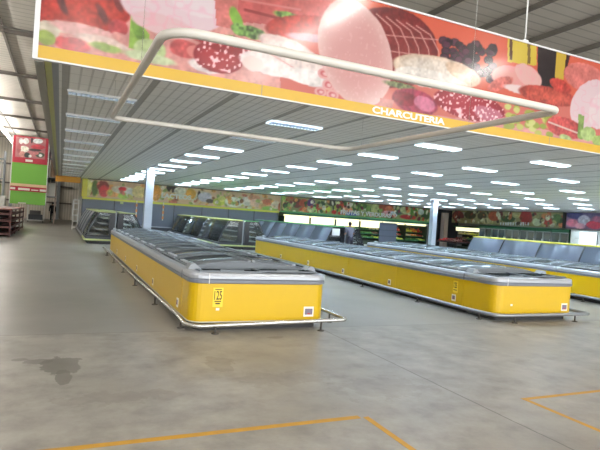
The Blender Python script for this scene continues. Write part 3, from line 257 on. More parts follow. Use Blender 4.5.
ART_DAIRY = [('e',[5.245,2.845,-0.084,0.057,-0.049,-0.072],(214,180,140),3,None),('e',[8.481,3.283,0.065,0.141,-0.074,0.034],(160,170,100),3,None),('e',[7.891,3.094,-0.098,0.113,-0.045,-0.039],(160,104,70),3,None),('e',[2.01,3.015,0.166,0.053,-0.031,0.098],(226,214,190),3,None),('e',[7.567,2.332,0.095,0.21,-0.111,0.051],(160,104,70),3,None),('e',[6.505,3.045,-0.192,0.064,-0.047,-0.14],(214,180,140),3,None),('e',[14.436,3.314,-0.217,0.082,-0.053,-0.141],(220,160,96),3,None),('e',[3.38,2.666,-0.108,0.018,-0.016,-0.099],(160,170,100),3,None),('e',[5.65,3.371,-0.148,0.064,-0.033,-0.076],(214,180,140),3,None),('e',[2.18,2.567,0.012,0.215,-0.162,0.009],(160,170,100),3,None),('e',[11.472,3.042,0.127,0.073,-0.053,0.093],(206,120,96),3,None),('e',[3.975,3.224,-0.038,0.086,-0.04,-0.018],(206,120,96),3,None),('e',[11.477,3.382,0.158,0.014,-0.006,0.067],(160,170,100),3,None),('e',[1.871,2.519,0.161,0.089,-0.048,0.086],(160,104,70),3,None),('e',[6.611,3.301,0.074,0.124,-0.113,0.068],(226,214,190),3,None),('e',[14.745,2.864,-0.119,0.076,-0.074,-0.116],(200,190,100),3,None),('e',[2.48,3.257,-0.018,0.162,-0.106,-0.012],(160,104,70),3,None),('e',[7.461,2.302,0.075,0.218,-0.194,0.066],(206,120,96),3,None),('e',[4.163,2.943,0.153,0.013,-0.007,0.082],(220,160,96),3,None),('e',[5.249,3.226,-0.152,0.142,-0.126,-0.135],(220,160,96),3,None),('e',[12.203,2.575,0.093,0.005,-0.002,0.038],(220,160,96),3,None),('e',[4.028,2.581,0.177,0.109,-0.063,0.101],(200,190,100),3,None),('e',[11.466,2.846,-0.068,0.172,-0.099,-0.039],(220,160,96),3,None),('e',[4.314,2.42,0.033,0.077,-0.05,0.022],(160,104,70),3,None),('e',[4.833,2.737,0.064,0.226,-0.222,0.063],(226,214,190),3,None),('e',[11.127,2.899,0.173,0.09,-0.074,0.142],(160,104,70),3,None),('e',[7.967,2.876,-0.075,0.224,-0.183,-0.061],(226,214,190),3,None),('e',[10.47,2.365,-0.022,0.141,-0.084,-0.013],(226,196,150),3,None),('e',[2.683,2.384,0.081,0.059,-0.025,0.034],(226,196,150),3,None),('e',[1.818,3.267,0.063,0.189,-0.104,0.035],(226,214,190),3,None),('e',[8.106,3.211,0.139,0.106,-0.1,0.13],(226,214,190),3,None),('e',[11.071,2.776,0.071,0.121,-0.063,0.037],(160,104,70),3,None),('e',[8.707,2.319,-0.15,0.051,-0.032,-0.095],(160,170,100),3,None),('e',[6.256,3.386,0.224,0.012,-0.006,0.116],(200,190,100),3,None),('e',[13.344,3.325,0.108,0.08,-0.064,0.087],(206,120,96),3,None),('e',[12.375,2.886,-0.183,0.133,-0.096,-0.132],(220,160,96),3,None),('e',[14.363,2.534,0.19,0.049,-0.025,0.095],(206,120,96),3,None),('e',[6.43,2.62,-0.143,0.102,-0.063,-0.089],(214,180,140),3,None),('e',[2.244,2.381,-0.008,0.101,-0.047,-0.004],(200,190,100),3,None),('e',[12.568,2.716,0.111,0.181,-0.14,0.085],(160,104,70),3,None),('e',[5.808,2.888,-0.164,0.048,-0.03,-0.101],(220,160,96),3,None),('e',[13.206,2.314,0.103,0.113,-0.099,0.09],(226,214,190),3,None),('e',[2.256,2.564,0.089,0.032,-0.03,0.083],(160,170,100),3,None),('e',[3.909,3.23,0.023,0.103,-0.084,0.019],(160,170,100),3,None),('e',[14.338,2.623,0.095,0.205,-0.201,0.094],(226,196,150),3,None),('e',[6.112,2.33,0.114,0.157,-0.082,0.06],(226,196,150),3,None),('e',[7.24,2.371,0.112,0.161,-0.102,0.071],(206,120,96),3,None),('e',[4.691,2.98,-0.229,0.054,-0.025,-0.107],(214,180,140),3,None),('e',[5.972,2.571,0.133,0.13,-0.095,0.096],(220,160,96),3,None),('e',[2.958,2.932,0.204,0.056,-0.048,0.173],(206,120,96),3,None),('e',[6.249,2.648,0.09,0.212,-0.124,0.052],(226,196,150),3,None),('e',[12.925,2.401,0.114,0.036,-0.027,0.087],(160,104,70),3,None),('e',[9.362,2.378,0.062,0.056,-0.025,0.027],(220,160,96),3,None),('e',[6.693,2.816,0.083,0.002,-0.002,0.071],(200,190,100),3,None),('e',[8.779,3.032,-0.066,0.07,-0.041,-0.04],(200,190,100),3,None),('e',[6.145,2.418,-0.201,0.038,-0.034,-0.179],(226,196,150),3,None),('e',[11.745,3.158,0.082,0.058,-0.042,0.059],(160,104,70),3,None),('e',[11.636,3.035,0.029,0.104,-0.052,0.014],(226,196,150),3,None),('e',[7.679,2.575,-0.094,0.182,-0.121,-0.063],(214,180,140),3,None),('e',[6.408,2.584,0.045,0.211,-0.135,0.029],(226,214,190),3,None),('e',[1.963,3.061,-0.195,0.07,-0.069,-0.192],(200,190,100),3,None),('e',[5.549,2.92,0.16,0.071,-0.07,0.158],(200,190,100),3,None),('e',[9.049,2.851,0.136,0.115,-0.046,0.055],(214,180,140),3,None),('e',[6.05,3.056,-0.078,0.215,-0.115,-0.042],(160,104,70),3,None),('e',[11.822,3.019,0.103,0.164,-0.126,0.079],(160,104,70),3,None),('e',[13.896,2.475,0.086,0.019,-0.013,0.061],(160,104,70),3,None),('e',[6.865,3.071,-0.063,0.114,-0.103,-0.057],(214,180,140),3,None),('e',[15.045,2.928,-0.147,0.095,-0.089,-0.138],(200,190,100),3,None),('e',[11.702,3.16,0.03,0.101,-0.097,0.029],(214,180,140),3,None),('e',[8.859,2.481,-0.104,0.158,-0.096,-0.063],(226,214,190),3,None),('e',[3.105,3.111,0.158,0.044,-0.024,0.087],(220,160,96),3,None),('e',[13.403,3.026,0.213,0.095,-0.082,0.185],(220,160,96),3,None),('e',[7.015,3.183,-0.141,0.054,-0.054,-0.139],(160,170,100),3,None),('e',[10.351,2.837,-0.132,0.057,-0.038,-0.087],(160,104,70),3,None),('e',[3.341,2.625,-0.023,0.096,-0.062,-0.015],(160,104,70),3,None),('e',[9.044,2.937,-0.015,0.14,-0.136,-0.015],(226,214,190),3,None),('e',[4.572,2.613,-0.044,0.175,-0.158,-0.04],(160,104,70),3,None),('e',[11.201,3.17,-0.023,0.122,-0.067,-0.013],(200,190,100),3,None),('e',[12.39,2.928,0.016,0.166,-0.152,0.015],(160,170,100),3,None),('e',[2.036,2.926,-0.086,0.074,-0.069,-0.081],(226,214,190),3,None),('e',[15.232,2.45,-0.162,0.041,-0.035,-0.139],(206,120,96),3,None),('e',[6.66,2.881,0.102,0.138,-0.097,0.072],(226,214,190),3,None),('e',[9.196,2.673,-0.055,0.083,-0.051,-0.034],(214,180,140),3,None),('e',[9.441,3.394,-0.091,0.037,-0.023,-0.057],(160,104,70),3,None),('e',[7.385,3.119,0.044,0.234,-0.211,0.04],(226,196,150),3,None),('e',[4.443,2.879,0.042,0.188,-0.15,0.034],(160,170,100),3,None),('e',[10.341,3.372,-0.168,0.039,-0.024,-0.101],(220,160,96),3,None),('e',[10.718,2.993,-0.098,0.125,-0.098,-0.077],(160,170,100),3,None),('e',[7.223,2.597,0.174,0.088,-0.076,0.151],(200,190,100),3,None),('e',[6.557,2.591,-0.156,0.13,-0.099,-0.119],(160,170,100),3,None),('e',[13.278,2.833,-0.014,0.219,-0.108,-0.007],(214,180,140),3,None),('e',[9.91,2.377,0.111,0.117,-0.054,0.051],(220,160,96),3,None),('e',[14.851,3.059,0.185,0.011,-0.008,0.13],(160,170,100),3,None),('e',[9.04,2.561,0.123,0.134,-0.078,0.072],(206,120,96),3,None),('e',[8.972,2.705,0.12,0.027,-0.025,0.108],(226,214,190),3,None),('e',[13.029,2.597,-0.041,0.099,-0.082,-0.034],(160,104,70),3,None),('e',[5.307,2.971,0.052,0.133,-0.092,0.036],(160,104,70),3,None),('e',[10.886,3.237,-0.031,0.117,-0.064,-0.017],(160,170,100),3,None),('e',[12.617,2.509,0.036,0.126,-0.108,0.03],(200,190,100),3,None),('e',[14.668,2.463,-0.036,0.216,-0.162,-0.027],(226,196,150),3,None),('e',[1.597,2.836,0.315,0.004,-0.003,-0.608],(226,222,140),2,None),('e',[2.1,2.88,0.191,0.002,-0.003,-0.544],(105,125,65),2,None),('e',[2.601,3.061,0.387,0.005,-0.002,-0.342],(150,70,60),2,None),('e',[2.686,2.725,0.323,0.003,-0.002,-0.411],(206,70,68),2,None),('e',[3.275,2.637,0.459,0.004,-0.001,-0.276],(230,165,100),2,None),('e',[3.851,2.894,0.666,0.008,-0.001,-0.277],(240,225,205),2,None),('e',[3.879,2.966,0.265,0.003,-0.001,-0.153],(212,40,42),2,None),('e',[4.008,2.489,0.4,0.003,-0.001,-0.208],(172,200,84),2,None),('e',[4.393,2.73,0.269,0.003,-0.002,-0.349],(236,234,225),2,None),('e',[4.993,2.851,0.478,0.005,-0.002,-0.422],(236,214,150),2,None),('e',[5.473,2.82,0.137,0.002,-0.002,-0.494],(90,50,40),2,None),('e',[6.161,2.877,0.35,0.004,-0.002,-0.569],(226,158,70),2,None),('e',[7.261,3.33,0.394,0.006,-0.001,-0.324],(66,46,40),2,None),('e',[7.847,3.163,0.436,0.006,-0.001,-0.29],(240,232,214),2,None),('e',[8.66,3.012,0.369,0.005,-0.001,-0.366],(228,164,70),2,None),('e',[9.255,2.987,0.112,0.001,-0.001,-0.294],(80,60,60),2,None),('e',[9.712,2.876,0.53,0.006,-0.001,-0.37],(214,204,214),2,None),('e',[10.108,2.61,0.305,0.003,-0.001,-0.149],(90,70,60),2,None),('e',[10.798,2.588,0.464,0.004,-0.001,-0.299],(196,196,84),2,None),('e',[11.013,2.83,0.311,0.003,-0.001,-0.225],(224,216,130),2,None),('e',[11.962,2.677,0.716,0.006,-0.001,-0.379],(240,234,216),2,None),('e',[12.283,2.625,0.08,0.001,-0.0,-0.152],(60,50,50),2,None),('e',[12.989,2.832,0.405,0.004,-0.001,-0.383],(232,216,205),2,None),('e',[13.538,3.105,0.492,0.006,-0.001,-0.231],(214,150,120),2,None),('e',[13.728,2.734,0.494,0.005,-0.001,-0.309],(236,190,170),2,None),('e',[14.401,2.551,0.417,0.003,-0.001,-0.311],(226,170,120),2,None),('e',[14.916,2.353,0.676,0.004,-0.0,-0.203],(140,180,84),2,None),('e',[14.71,2.886,0.504,0.005,-0.001,-0.234],(214,120,90),2,None),('e',[15.397,2.702,0.425,0.004,-0.001,-0.314],(232,214,190),2,None),('e',[15.831,2.576,0.257,0.002,-0.001,-0.394],(200,120,90),2,None),('e',[14.125,2.785,0.136,0.072,-0.062,0.118],(226,196,150),3,None),('e',[11.687,2.636,0.15,0.132,-0.11,0.125],(220,160,96),3,None),('e',[14.979,2.349,0.066,0.096,-0.092,0.064],(226,214,190),3,None),('e',[11.485,3.196,0.177,0.134,-0.057,0.074],(214,180,140),3,None),('e',[11.328,2.405,-0.109,0.079,-0.037,-0.051],(160,170,100),3,None),('e',[15.231,2.559,0.026,0.114,-0.097,0.022],(226,196,150),3,None),('e',[11.638,2.663,-0.026,0.152,-0.08,-0.014],(220,160,96),3,None),('e',[12.784,3.243,-0.223,0.036,-0.015,-0.095],(206,120,96),3,None),('e',[4.423,2.476,-0.184,0.125,-0.072,-0.105],(200,190,100),3,None),('e',[13.881,2.897,0.206,0.019,-0.012,0.13],(160,170,100),3,None),('e',[5.917,2.316,0.117,0.029,-0.023,0.093],(226,214,190),3,None),('e',[12.553,2.776,0.152,0.062,-0.059,0.146],(160,104,70),3,None),('e',[11.246,3.23,-0.028,0.08,-0.067,-0.024],(214,180,140),3,None),('e',[10.618,2.567,-0.045,0.135,-0.133,-0.044],(226,214,190),3,None),('e',[7.656,3.068,-0.124,0.122,-0.062,-0.063],(226,214,190),3,None),('e',[11.592,2.89,-0.016,0.224,-0.162,-0.011],(220,160,96),3,None),('e',[12.156,2.577,-0.119,0.154,-0.128,-0.099],(220,160,96),3,None),('e',[13.545,2.358,-0.097,0.039,-0.036,-0.088],(220,160,96),3,None),('e',[3.08,2.644,0.007,0.226,-0.158,0.005],(200,190,100),3,None),('e',[7.193,3.078,0.039,0.16,-0.076,0.019],(214,180,140),3,None),('e',[12.825,2.394,-0.0,0.084,-0.038,-0.0],(226,214,190),3,None),('e',[11.92,2.586,0.214,0.038,-0.021,0.119],(160,170,100),3,None),('e',[7.605,2.57,-0.176,0.114,-0.066,-0.102],(160,104,70),3,None),('e',[14.993,2.943,0.07,0.113,-0.098,0.061],(220,160,96),3,None),('e',[9.465,3.228,-0.077,0.065,-0.046,-0.055],(226,214,190),3,None),('e',[3.883,2.707,-0.178,0.135,-0.077,-0.103],(206,120,96),3,None),('e',[2.306,3.196,0.049,0.082,-0.061,0.036],(206,120,96),3,None),('e',[12.107,2.872,0.085,0.12,-0.068,0.048],(226,214,190),3,None),('e',[6.225,2.66,0.148,0.071,-0.067,0.14],(220,160,96),3,None),('e',[6.762,3.116,0.102,0.113,-0.076,0.068],(160,170,100),3,None)]
ART_PRODUCE = [('e',[16.333,2.771,0.433,0.004,-0.001,-0.555],(214,190,130),2,None),('e',[16.555,3.265,0.348,0.005,-0.0,-0.238],(170,110,70),2,None),('e',[17.187,2.994,0.441,0.005,-0.001,-0.399],(122,52,44),2,None),('e',[17.802,3.041,0.446,0.005,-0.001,-0.322],(190,90,60),2,None),('e',[17.933,2.486,0.537,0.003,-0.0,-0.242],(222,84,54),2,None),('e',[18.425,3.087,0.361,0.004,-0.0,-0.323],(92,50,110),2,None),('e',[18.869,2.592,0.273,0.002,-0.0,-0.284],(172,222,124),2,None),('e',[19.334,3.074,0.367,0.004,-0.0,-0.245],(60,80,50),2,None),('e',[19.287,2.498,0.275,0.002,-0.0,-0.245],(214,60,44),2,None),('e',[19.823,2.7,0.464,0.004,-0.0,-0.287],(200,204,70),2,None),('e',[20.525,3.246,0.66,0.009,-0.0,-0.289],(72,66,42),2,None),('e',[20.932,2.861,0.379,0.004,-0.0,-0.331],(160,170,70),2,None),('e',[20.583,2.505,0.235,0.001,-0.0,-0.165],(214,50,40),2,None),('e',[21.791,2.839,0.579,0.005,-0.0,-0.334],(232,160,120),2,None),('e',[21.956,3.186,0.483,0.006,-0.0,-0.209],(224,214,190),2,None),('e',[22.644,3.068,0.342,0.004,-0.0,-0.421],(90,120,64),2,None),('e',[23.637,2.969,0.7,0.007,-0.0,-0.34],(132,162,84),2,None),('e',[23.321,3.201,0.396,0.005,-0.0,-0.254],(84,112,60),2,None),('e',[17.165,3.211,-0.223,0.068,-0.03,-0.097],(60,60,40),3,None),('e',[26.051,3.4,0.097,0.071,-0.03,0.041],(120,50,60),3,None),('e',[21.444,3.326,-0.177,0.111,-0.078,-0.125],(60,60,40),3,None),('e',[29.785,3.294,-0.194,0.113,-0.07,-0.12],(120,50,60),3,None),('e',[19.418,2.277,-0.001,0.223,-0.164,-0.001],(205,205,150),3,None),('e',[23.555,2.894,0.004,0.108,-0.066,0.003],(230,225,200),3,None),('e',[27.267,3.158,-0.123,0.167,-0.158,-0.116],(205,205,150),3,None),('e',[30.129,2.71,-0.116,0.074,-0.049,-0.078],(230,225,200),3,None),('e',[23.321,2.843,0.135,0.126,-0.071,0.077],(205,205,150),3,None),('e',[21.127,3.085,0.038,0.182,-0.171,0.036],(230,225,200),3,None),('e',[26.324,2.441,0.124,0.097,-0.058,0.074],(60,60,40),3,None),('e',[27.809,3.206,0.027,0.202,-0.118,0.016],(120,50,60),3,None),('e',[29.819,2.967,0.105,0.076,-0.054,0.075],(150,180,90),3,None),('e',[28.044,3.397,0.107,0.176,-0.071,0.043],(150,180,90),3,None),('e',[19.277,3.257,-0.034,0.083,-0.047,-0.019],(150,180,90),3,None),('e',[28.189,3.335,0.184,0.08,-0.045,0.103],(70,100,50),3,None),('e',[21.299,2.448,-0.081,0.124,-0.052,-0.034],(70,100,50),3,None),('e',[26.768,2.274,-0.09,0.026,-0.011,-0.037],(60,60,40),3,None),('e',[23.694,2.252,-0.095,0.033,-0.028,-0.08],(70,100,50),3,None),('e',[15.963,3.329,0.152,0.14,-0.138,0.15],(150,180,90),3,None),('e',[24.117,2.946,0.013,0.125,-0.073,0.008],(70,100,50),3,None),('e',[26.41,2.794,-0.144,0.172,-0.158,-0.132],(220,150,90),3,None),('e',[16.261,3.157,-0.045,0.084,-0.076,-0.04],(190,70,50),3,None),('e',[20.787,3.256,-0.114,0.117,-0.081,-0.079],(205,205,150),3,None),('e',[16.169,2.892,-0.03,0.118,-0.077,-0.019],(190,70,50),3,None),('e',[18.444,2.771,0.136,0.129,-0.062,0.065],(220,150,90),3,None),('e',[30.718,2.517,-0.158,0.031,-0.029,-0.152],(230,225,200),3,None),('e',[27.695,2.967,0.089,0.022,-0.012,0.048],(205,205,150),3,None),('e',[15.972,2.291,0.036,0.116,-0.083,0.026],(120,50,60),3,None),('e',[17.418,2.273,0.004,0.106,-0.048,0.002],(220,150,90),3,None),('e',[22.662,2.866,0.097,0.007,-0.006,0.077],(120,50,60),3,None),('e',[26.761,2.749,-0.104,0.047,-0.046,-0.102],(70,100,50),3,None),('e',[23.723,2.458,0.171,0.026,-0.017,0.111],(150,180,90),3,None),('e',[30.214,2.386,0.024,0.185,-0.076,0.01],(205,205,150),3,None),('e',[16.184,3.038,-0.124,0.024,-0.015,-0.077],(150,180,90),3,None),('e',[28.198,3.184,0.08,0.054,-0.047,0.069],(70,100,50),3,None),('e',[24.672,2.335,0.016,0.145,-0.076,0.009],(60,60,40),3,None),('e',[19.166,2.814,0.051,0.067,-0.056,0.043],(150,180,90),3,None),('e',[27.128,2.704,0.066,0.158,-0.107,0.045],(150,180,90),3,None),('e',[20.884,2.7,0.113,0.044,-0.033,0.087],(220,150,90),3,None),('e',[27.48,3.082,0.19,0.014,-0.011,0.151],(230,225,200),3,None),('e',[21.486,2.807,-0.122,0.033,-0.016,-0.059],(230,225,200),3,None),('e',[23.233,3.032,-0.112,0.16,-0.104,-0.073],(120,50,60),3,None),('e',[22.272,3.031,0.012,0.116,-0.065,0.007],(150,180,90),3,None),('e',[21.205,3.397,-0.134,0.11,-0.05,-0.061],(190,70,50),3,None),('e',[29.479,3.034,-0.188,0.09,-0.079,-0.166],(70,100,50),3,None),('e',[25.894,3.033,0.063,0.078,-0.042,0.034],(230,225,200),3,None),('e',[30.602,3.364,0.07,0.082,-0.04,0.035],(120,50,60),3,None),('e',[19.733,3.279,0.002,0.095,-0.079,0.002],(230,225,200),3,None),('e',[21.242,3.129,0.177,0.15,-0.138,0.163],(190,70,50),3,None),('e',[21.61,3.097,-0.086,0.129,-0.114,-0.076],(120,50,60),3,None),('e',[26.486,3.327,0.02,0.16,-0.103,0.013],(230,225,200),3,None),('e',[29.488,2.344,-0.01,0.137,-0.114,-0.008],(220,150,90),3,None),('e',[21.6,3.263,0.14,0.088,-0.079,0.124],(70,100,50),3,None),('e',[22.848,2.454,0.0,0.13,-0.123,0.0],(150,180,90),3,None),('e',[24.936,3.291,-0.079,0.025,-0.021,-0.066],(150,180,90),3,None),('e',[19.989,3.31,-0.015,0.142,-0.125,-0.013],(220,150,90),3,None),('e',[26.013,2.804,-0.041,0.153,-0.062,-0.017],(190,70,50),3,None),('e',[16.985,2.253,0.126,0.089,-0.087,0.124],(230,225,200),3,None),('e',[24.714,3.314,-0.07,0.15,-0.066,-0.031],(205,205,150),3,None),('e',[30.608,2.956,-0.134,0.075,-0.051,-0.091],(205,205,150),3,None),('e',[21.927,3.026,-0.068,0.084,-0.073,-0.059],(190,70,50),3,None),('e',[25.968,2.429,0.006,0.088,-0.088,0.006],(60,60,40),3,None),('e',[23.916,2.69,-0.164,0.04,-0.025,-0.102],(230,225,200),3,None),('e',[17.887,3.043,-0.05,0.101,-0.071,-0.035],(60,60,40),3,None),('e',[25.53,3.165,-0.072,0.057,-0.033,-0.042],(120,50,60),3,None),('e',[19.038,2.936,-0.151,0.06,-0.043,-0.107],(190,70,50),3,None),('e',[19.37,2.776,-0.064,0.197,-0.115,-0.038],(220,150,90),3,None),('e',[25.963,3.155,0.161,0.03,-0.014,0.075],(205,205,150),3,None),('e',[21.304,2.822,0.055,0.1,-0.06,0.033],(60,60,40),3,None),('e',[30.662,2.498,0.142,0.06,-0.05,0.118],(60,60,40),3,None),('e',[18.724,3.03,0.126,0.039,-0.021,0.069],(205,205,150),3,None),('e',[19.903,2.883,0.1,0.045,-0.022,0.048],(120,50,60),3,None),('e',[28.991,3.315,-0.113,0.09,-0.054,-0.068],(205,205,150),3,None),('e',[29.84,3.117,-0.125,0.154,-0.142,-0.116],(60,60,40),3,None),('e',[20.498,2.807,-0.055,0.156,-0.069,-0.024],(60,60,40),3,None),('e',[29.214,2.464,0.114,0.204,-0.14,0.078],(120,50,60),3,None),('e',[21.252,3.305,0.1,0.008,-0.005,0.061],(120,50,60),3,None),('e',[24.76,2.872,0.047,0.067,-0.06,0.042],(230,225,200),3,None),('e',[29.7,2.359,0.164,0.079,-0.047,0.097],(190,70,50),3,None),('e',[21.27,2.353,0.112,0.172,-0.083,0.054],(220,150,90),3,None),('e',[20.913,2.679,0.09,0.079,-0.06,0.069],(70,100,50),3,None),('e',[22.51,2.563,0.188,0.111,-0.048,0.082],(205,205,150),3,None),('e',[27.346,2.952,-0.135,0.093,-0.056,-0.081],(120,50,60),3,None),('e',[23.199,3.252,0.115,0.019,-0.016,0.099],(150,180,90),3,None),('e',[24.534,3.032,0.406,0.004,-0.0,-0.429],(192,196,130),2,None),('e',[25.637,3.283,0.726,0.01,0.0,-0.346],(170,80,54),2,None),('e',[25.96,3.133,0.416,0.005,0.0,-0.26],(222,130,90),2,None),('e',[25.886,2.779,0.625,0.005,0.0,-0.217],(226,170,170),2,None),('e',[26.515,2.734,0.368,0.003,0.0,-0.305],(205,214,220),2,None),('e',[27.009,3.119,0.424,0.005,0.0,-0.438],(80,100,84),2,None),('e',[27.749,3.17,0.646,0.008,0.0,-0.353],(200,206,150),2,None),('e',[28.624,3.053,0.382,0.004,0.0,-0.445],(94,146,66),2,None),('e',[29.386,3.105,0.332,0.004,0.0,-0.269],(222,232,226),2,None),('e',[28.016,2.568,0.867,0.006,0.0,-0.195],(186,50,50),2,None),('e',[30.167,3.068,0.449,0.005,0.001,-0.451],(90,120,70),2,None),('e',[29.866,2.687,0.446,0.003,0.0,-0.27],(60,80,50),2,None),('e',[22.112,2.441,0.974,0.006,-0.0,-0.134],(96,110,176),2,None),('e',[30.635,3.217,-0.008,0.174,-0.172,-0.008],(230,225,200),3,None),('e',[28.995,2.769,0.043,0.098,-0.066,0.029],(190,70,50),3,None),('e',[18.509,2.702,-0.092,0.036,-0.026,-0.064],(230,225,200),3,None),('e',[21.125,2.449,0.208,0.006,-0.003,0.096],(190,70,50),3,None),('e',[28.114,2.785,-0.146,0.028,-0.017,-0.088],(230,225,200),3,None),('e',[17.966,2.827,0.015,0.118,-0.087,0.011],(70,100,50),3,None),('e',[28.032,2.638,-0.006,0.088,-0.035,-0.002],(220,150,90),3,None),('e',[17.636,2.374,0.01,0.102,-0.049,0.005],(220,150,90),3,None),('e',[20.917,2.995,-0.057,0.2,-0.155,-0.044],(120,50,60),3,None),('e',[29.563,2.437,-0.123,0.188,-0.132,-0.087],(150,180,90),3,None),('e',[18.485,2.482,0.192,0.094,-0.091,0.187],(205,205,150),3,None),('e',[27.786,3.183,0.042,0.143,-0.091,0.027],(150,180,90),3,None),('e',[30.605,2.513,0.102,0.117,-0.101,0.088],(190,70,50),3,None),('e',[24.121,2.482,-0.075,0.176,-0.074,-0.032],(220,150,90),3,None),('e',[16.25,2.552,0.142,0.017,-0.008,0.068],(230,225,200),3,None),('e',[19.246,2.416,-0.099,0.134,-0.122,-0.091],(205,205,150),3,None),('e',[25.374,2.876,0.072,0.048,-0.022,0.033],(190,70,50),3,None),('e',[28.836,2.974,0.194,0.055,-0.045,0.158],(220,150,90),3,None),('e',[28.562,2.846,0.059,0.087,-0.078,0.053],(150,180,90),3,None),('e',[22.685,3.008,0.047,0.138,-0.115,0.039],(150,180,90),3,None),('e',[16.135,2.731,-0.107,0.147,-0.142,-0.104],(60,60,40),3,None),('e',[29.665,2.481,0.064,0.153,-0.11,0.046],(190,70,50),3,None),('e',[22.672,2.648,-0.135,0.135,-0.09,-0.09],(230,225,200),3,None),('e',[22.53,3.119,-0.048,0.171,-0.128,-0.036],(205,205,150),3,None),('e',[28.717,2.506,0.113,0.063,-0.048,0.086],(190,70,50),3,None),('e',[28.369,2.594,0.114,0.151,-0.079,0.06],(70,100,50),3,None),('e',[16.773,2.863,0.205,0.018,-0.018,0.204],(205,205,150),3,None),('e',[26.504,2.575,0.207,0.045,-0.031,0.141],(190,70,50),3,None),('e',[26.644,2.978,0.101,0.053,-0.046,0.087],(230,225,200),3,None),('e',[27.832,3.303,-0.081,0.211,-0.147,-0.056],(190,70,50),3,None),('e',[19.284,2.961,-0.141,0.095,-0.087,-0.129],(205,205,150),3,None),('e',[19.397,2.495,-0.089,0.15,-0.107,-0.064],(70,100,50),3,None),('e',[26.809,3.198,0.089,0.083,-0.08,0.086],(150,180,90),3,None),('e',[21.561,2.497,0.091,0.217,-0.149,0.062],(220,150,90),3,None),('e',[24.883,2.875,-0.0,0.089,-0.083,-0.0],(70,100,50),3,None),('e',[23.569,2.366,-0.046,0.076,-0.048,-0.03],(205,205,150),3,None),('e',[26.402,3.095,-0.114,0.116,-0.087,-0.086],(220,150,90),3,None),('e',[25.569,2.487,0.124,0.011,-0.005,0.053],(220,150,90),3,None),('e',[29.945,2.367,-0.045,0.16,-0.126,-0.036],(150,180,90),3,None),('e',[16.405,2.838,0.173,0.075,-0.062,0.143],(60,60,40),3,None),('e',[20.967,3.311,-0.148,0.047,-0.029,-0.091],(205,205,150),3,None),('e',[30.017,2.981,-0.068,0.069,-0.043,-0.042],(230,225,200),3,None),('e',[16.281,2.641,0.01,0.223,-0.219,0.009],(70,100,50),3,None),('e',[16.655,3.012,-0.133,0.029,-0.021,-0.096],(120,50,60),3,None),('e',[25.044,2.268,0.112,0.098,-0.05,0.057],(205,205,150),3,None),('e',[16.499,2.534,0.119,0.145,-0.137,0.112],(220,150,90),3,None),('e',[24.795,2.328,-0.132,0.058,-0.027,-0.062],(220,150,90),3,None),('e',[17.092,3.231,0.16,0.051,-0.042,0.131],(220,150,90),3,None),('e',[21.907,3.302,0.002,0.088,-0.063,0.001],(190,70,50),3,None),('e',[16.687,3.352,0.097,0.04,-0.033,0.082],(190,70,50),3,None),('e',[30.07,3.169,0.04,0.158,-0.104,0.027],(230,225,200),3,None),('e',[21.129,2.276,-0.022,0.104,-0.049,-0.011],(190,70,50),3,None),('e',[19.631,2.759,-0.079,0.223,-0.165,-0.059],(230,225,200),3,None),('e',[21.163,2.977,0.029,0.106,-0.092,0.025],(70,100,50),3,None),('e',[20.403,3.216,-0.061,0.202,-0.084,-0.026],(230,225,200),3,None),('e',[26.511,2.67,-0.08,0.151,-0.083,-0.044],(230,225,200),3,None),('e',[18.277,2.581,0.166,0.152,-0.138,0.151],(205,205,150),3,None),('e',[27.031,3.001,0.008,0.147,-0.138,0.008],(120,50,60),3,None),('e',[22.674,3.358,-0.022,0.096,-0.075,-0.017],(120,50,60),3,None),('e',[26.913,3.3,-0.145,0.048,-0.039,-0.12],(205,205,150),3,None),('e',[18.491,2.769,0.081,0.069,-0.064,0.076],(190,70,50),3,None),('e',[21.933,2.994,-0.133,0.057,-0.043,-0.099],(60,60,40),3,None),('e',[16.5,2.773,-0.078,0.17,-0.109,-0.05],(150,180,90),3,None),('e',[20.621,2.717,-0.066,0.048,-0.029,-0.039],(205,205,150),3,None),('e',[25.138,2.521,-0.002,0.205,-0.141,-0.001],(150,180,90),3,None),('e',[17.986,3.063,0.09,0.152,-0.088,0.053],(70,100,50),3,None),('e',[30.362,3.256,0.018,0.132,-0.123,0.017],(220,150,90),3,None),('e',[20.418,3.205,-0.03,0.112,-0.056,-0.015],(230,225,200),3,None),('e',[24.44,2.528,0.103,0.115,-0.081,0.073],(205,205,150),3,None),('e',[27.989,3.08,0.203,0.123,-0.067,0.111],(220,150,90),3,None),('e',[19.86,2.484,0.019,0.112,-0.072,0.012],(190,70,50),3,None),('e',[25.576,3.028,-0.054,0.06,-0.05,-0.045],(190,70,50),3,None),('e',[17.891,2.491,-0.058,0.207,-0.181,-0.051],(220,150,90),3,None),('e',[18.834,2.463,0.078,0.02,-0.017,0.067],(120,50,60),3,None),('e',[17.626,2.291,0.178,0.012,-0.007,0.11],(205,205,150),3,None),('e',[18.52,3.176,0.145,0.056,-0.054,0.142],(230,225,200),3,None),('e',[28.864,2.868,-0.078,0.212,-0.119,-0.044],(60,60,40),3,None),('e',[19.005,2.73,0.125,0.01,-0.01,0.117],(190,70,50),3,None),('e',[28.673,3.051,0.066,0.088,-0.084,0.063],(230,225,200),3,None),('e',[25.118,2.98,0.184,0.092,-0.049,0.099],(150,180,90),3,None),('e',[16.329,2.387,0.193,0.097,-0.093,0.184],(150,180,90),3,None),('e',[28.592,3.351,0.136,0.03,-0.026,0.121],(190,70,50),3,None),('e',[18.82,2.886,-0.131,0.036,-0.031,-0.11],(70,100,50),3,None),('e',[16.997,2.876,0.105,0.171,-0.084,0.051],(70,100,50),3,None),('e',[25.985,2.803,-0.061,0.082,-0.081,-0.06],(60,60,40),3,None)]
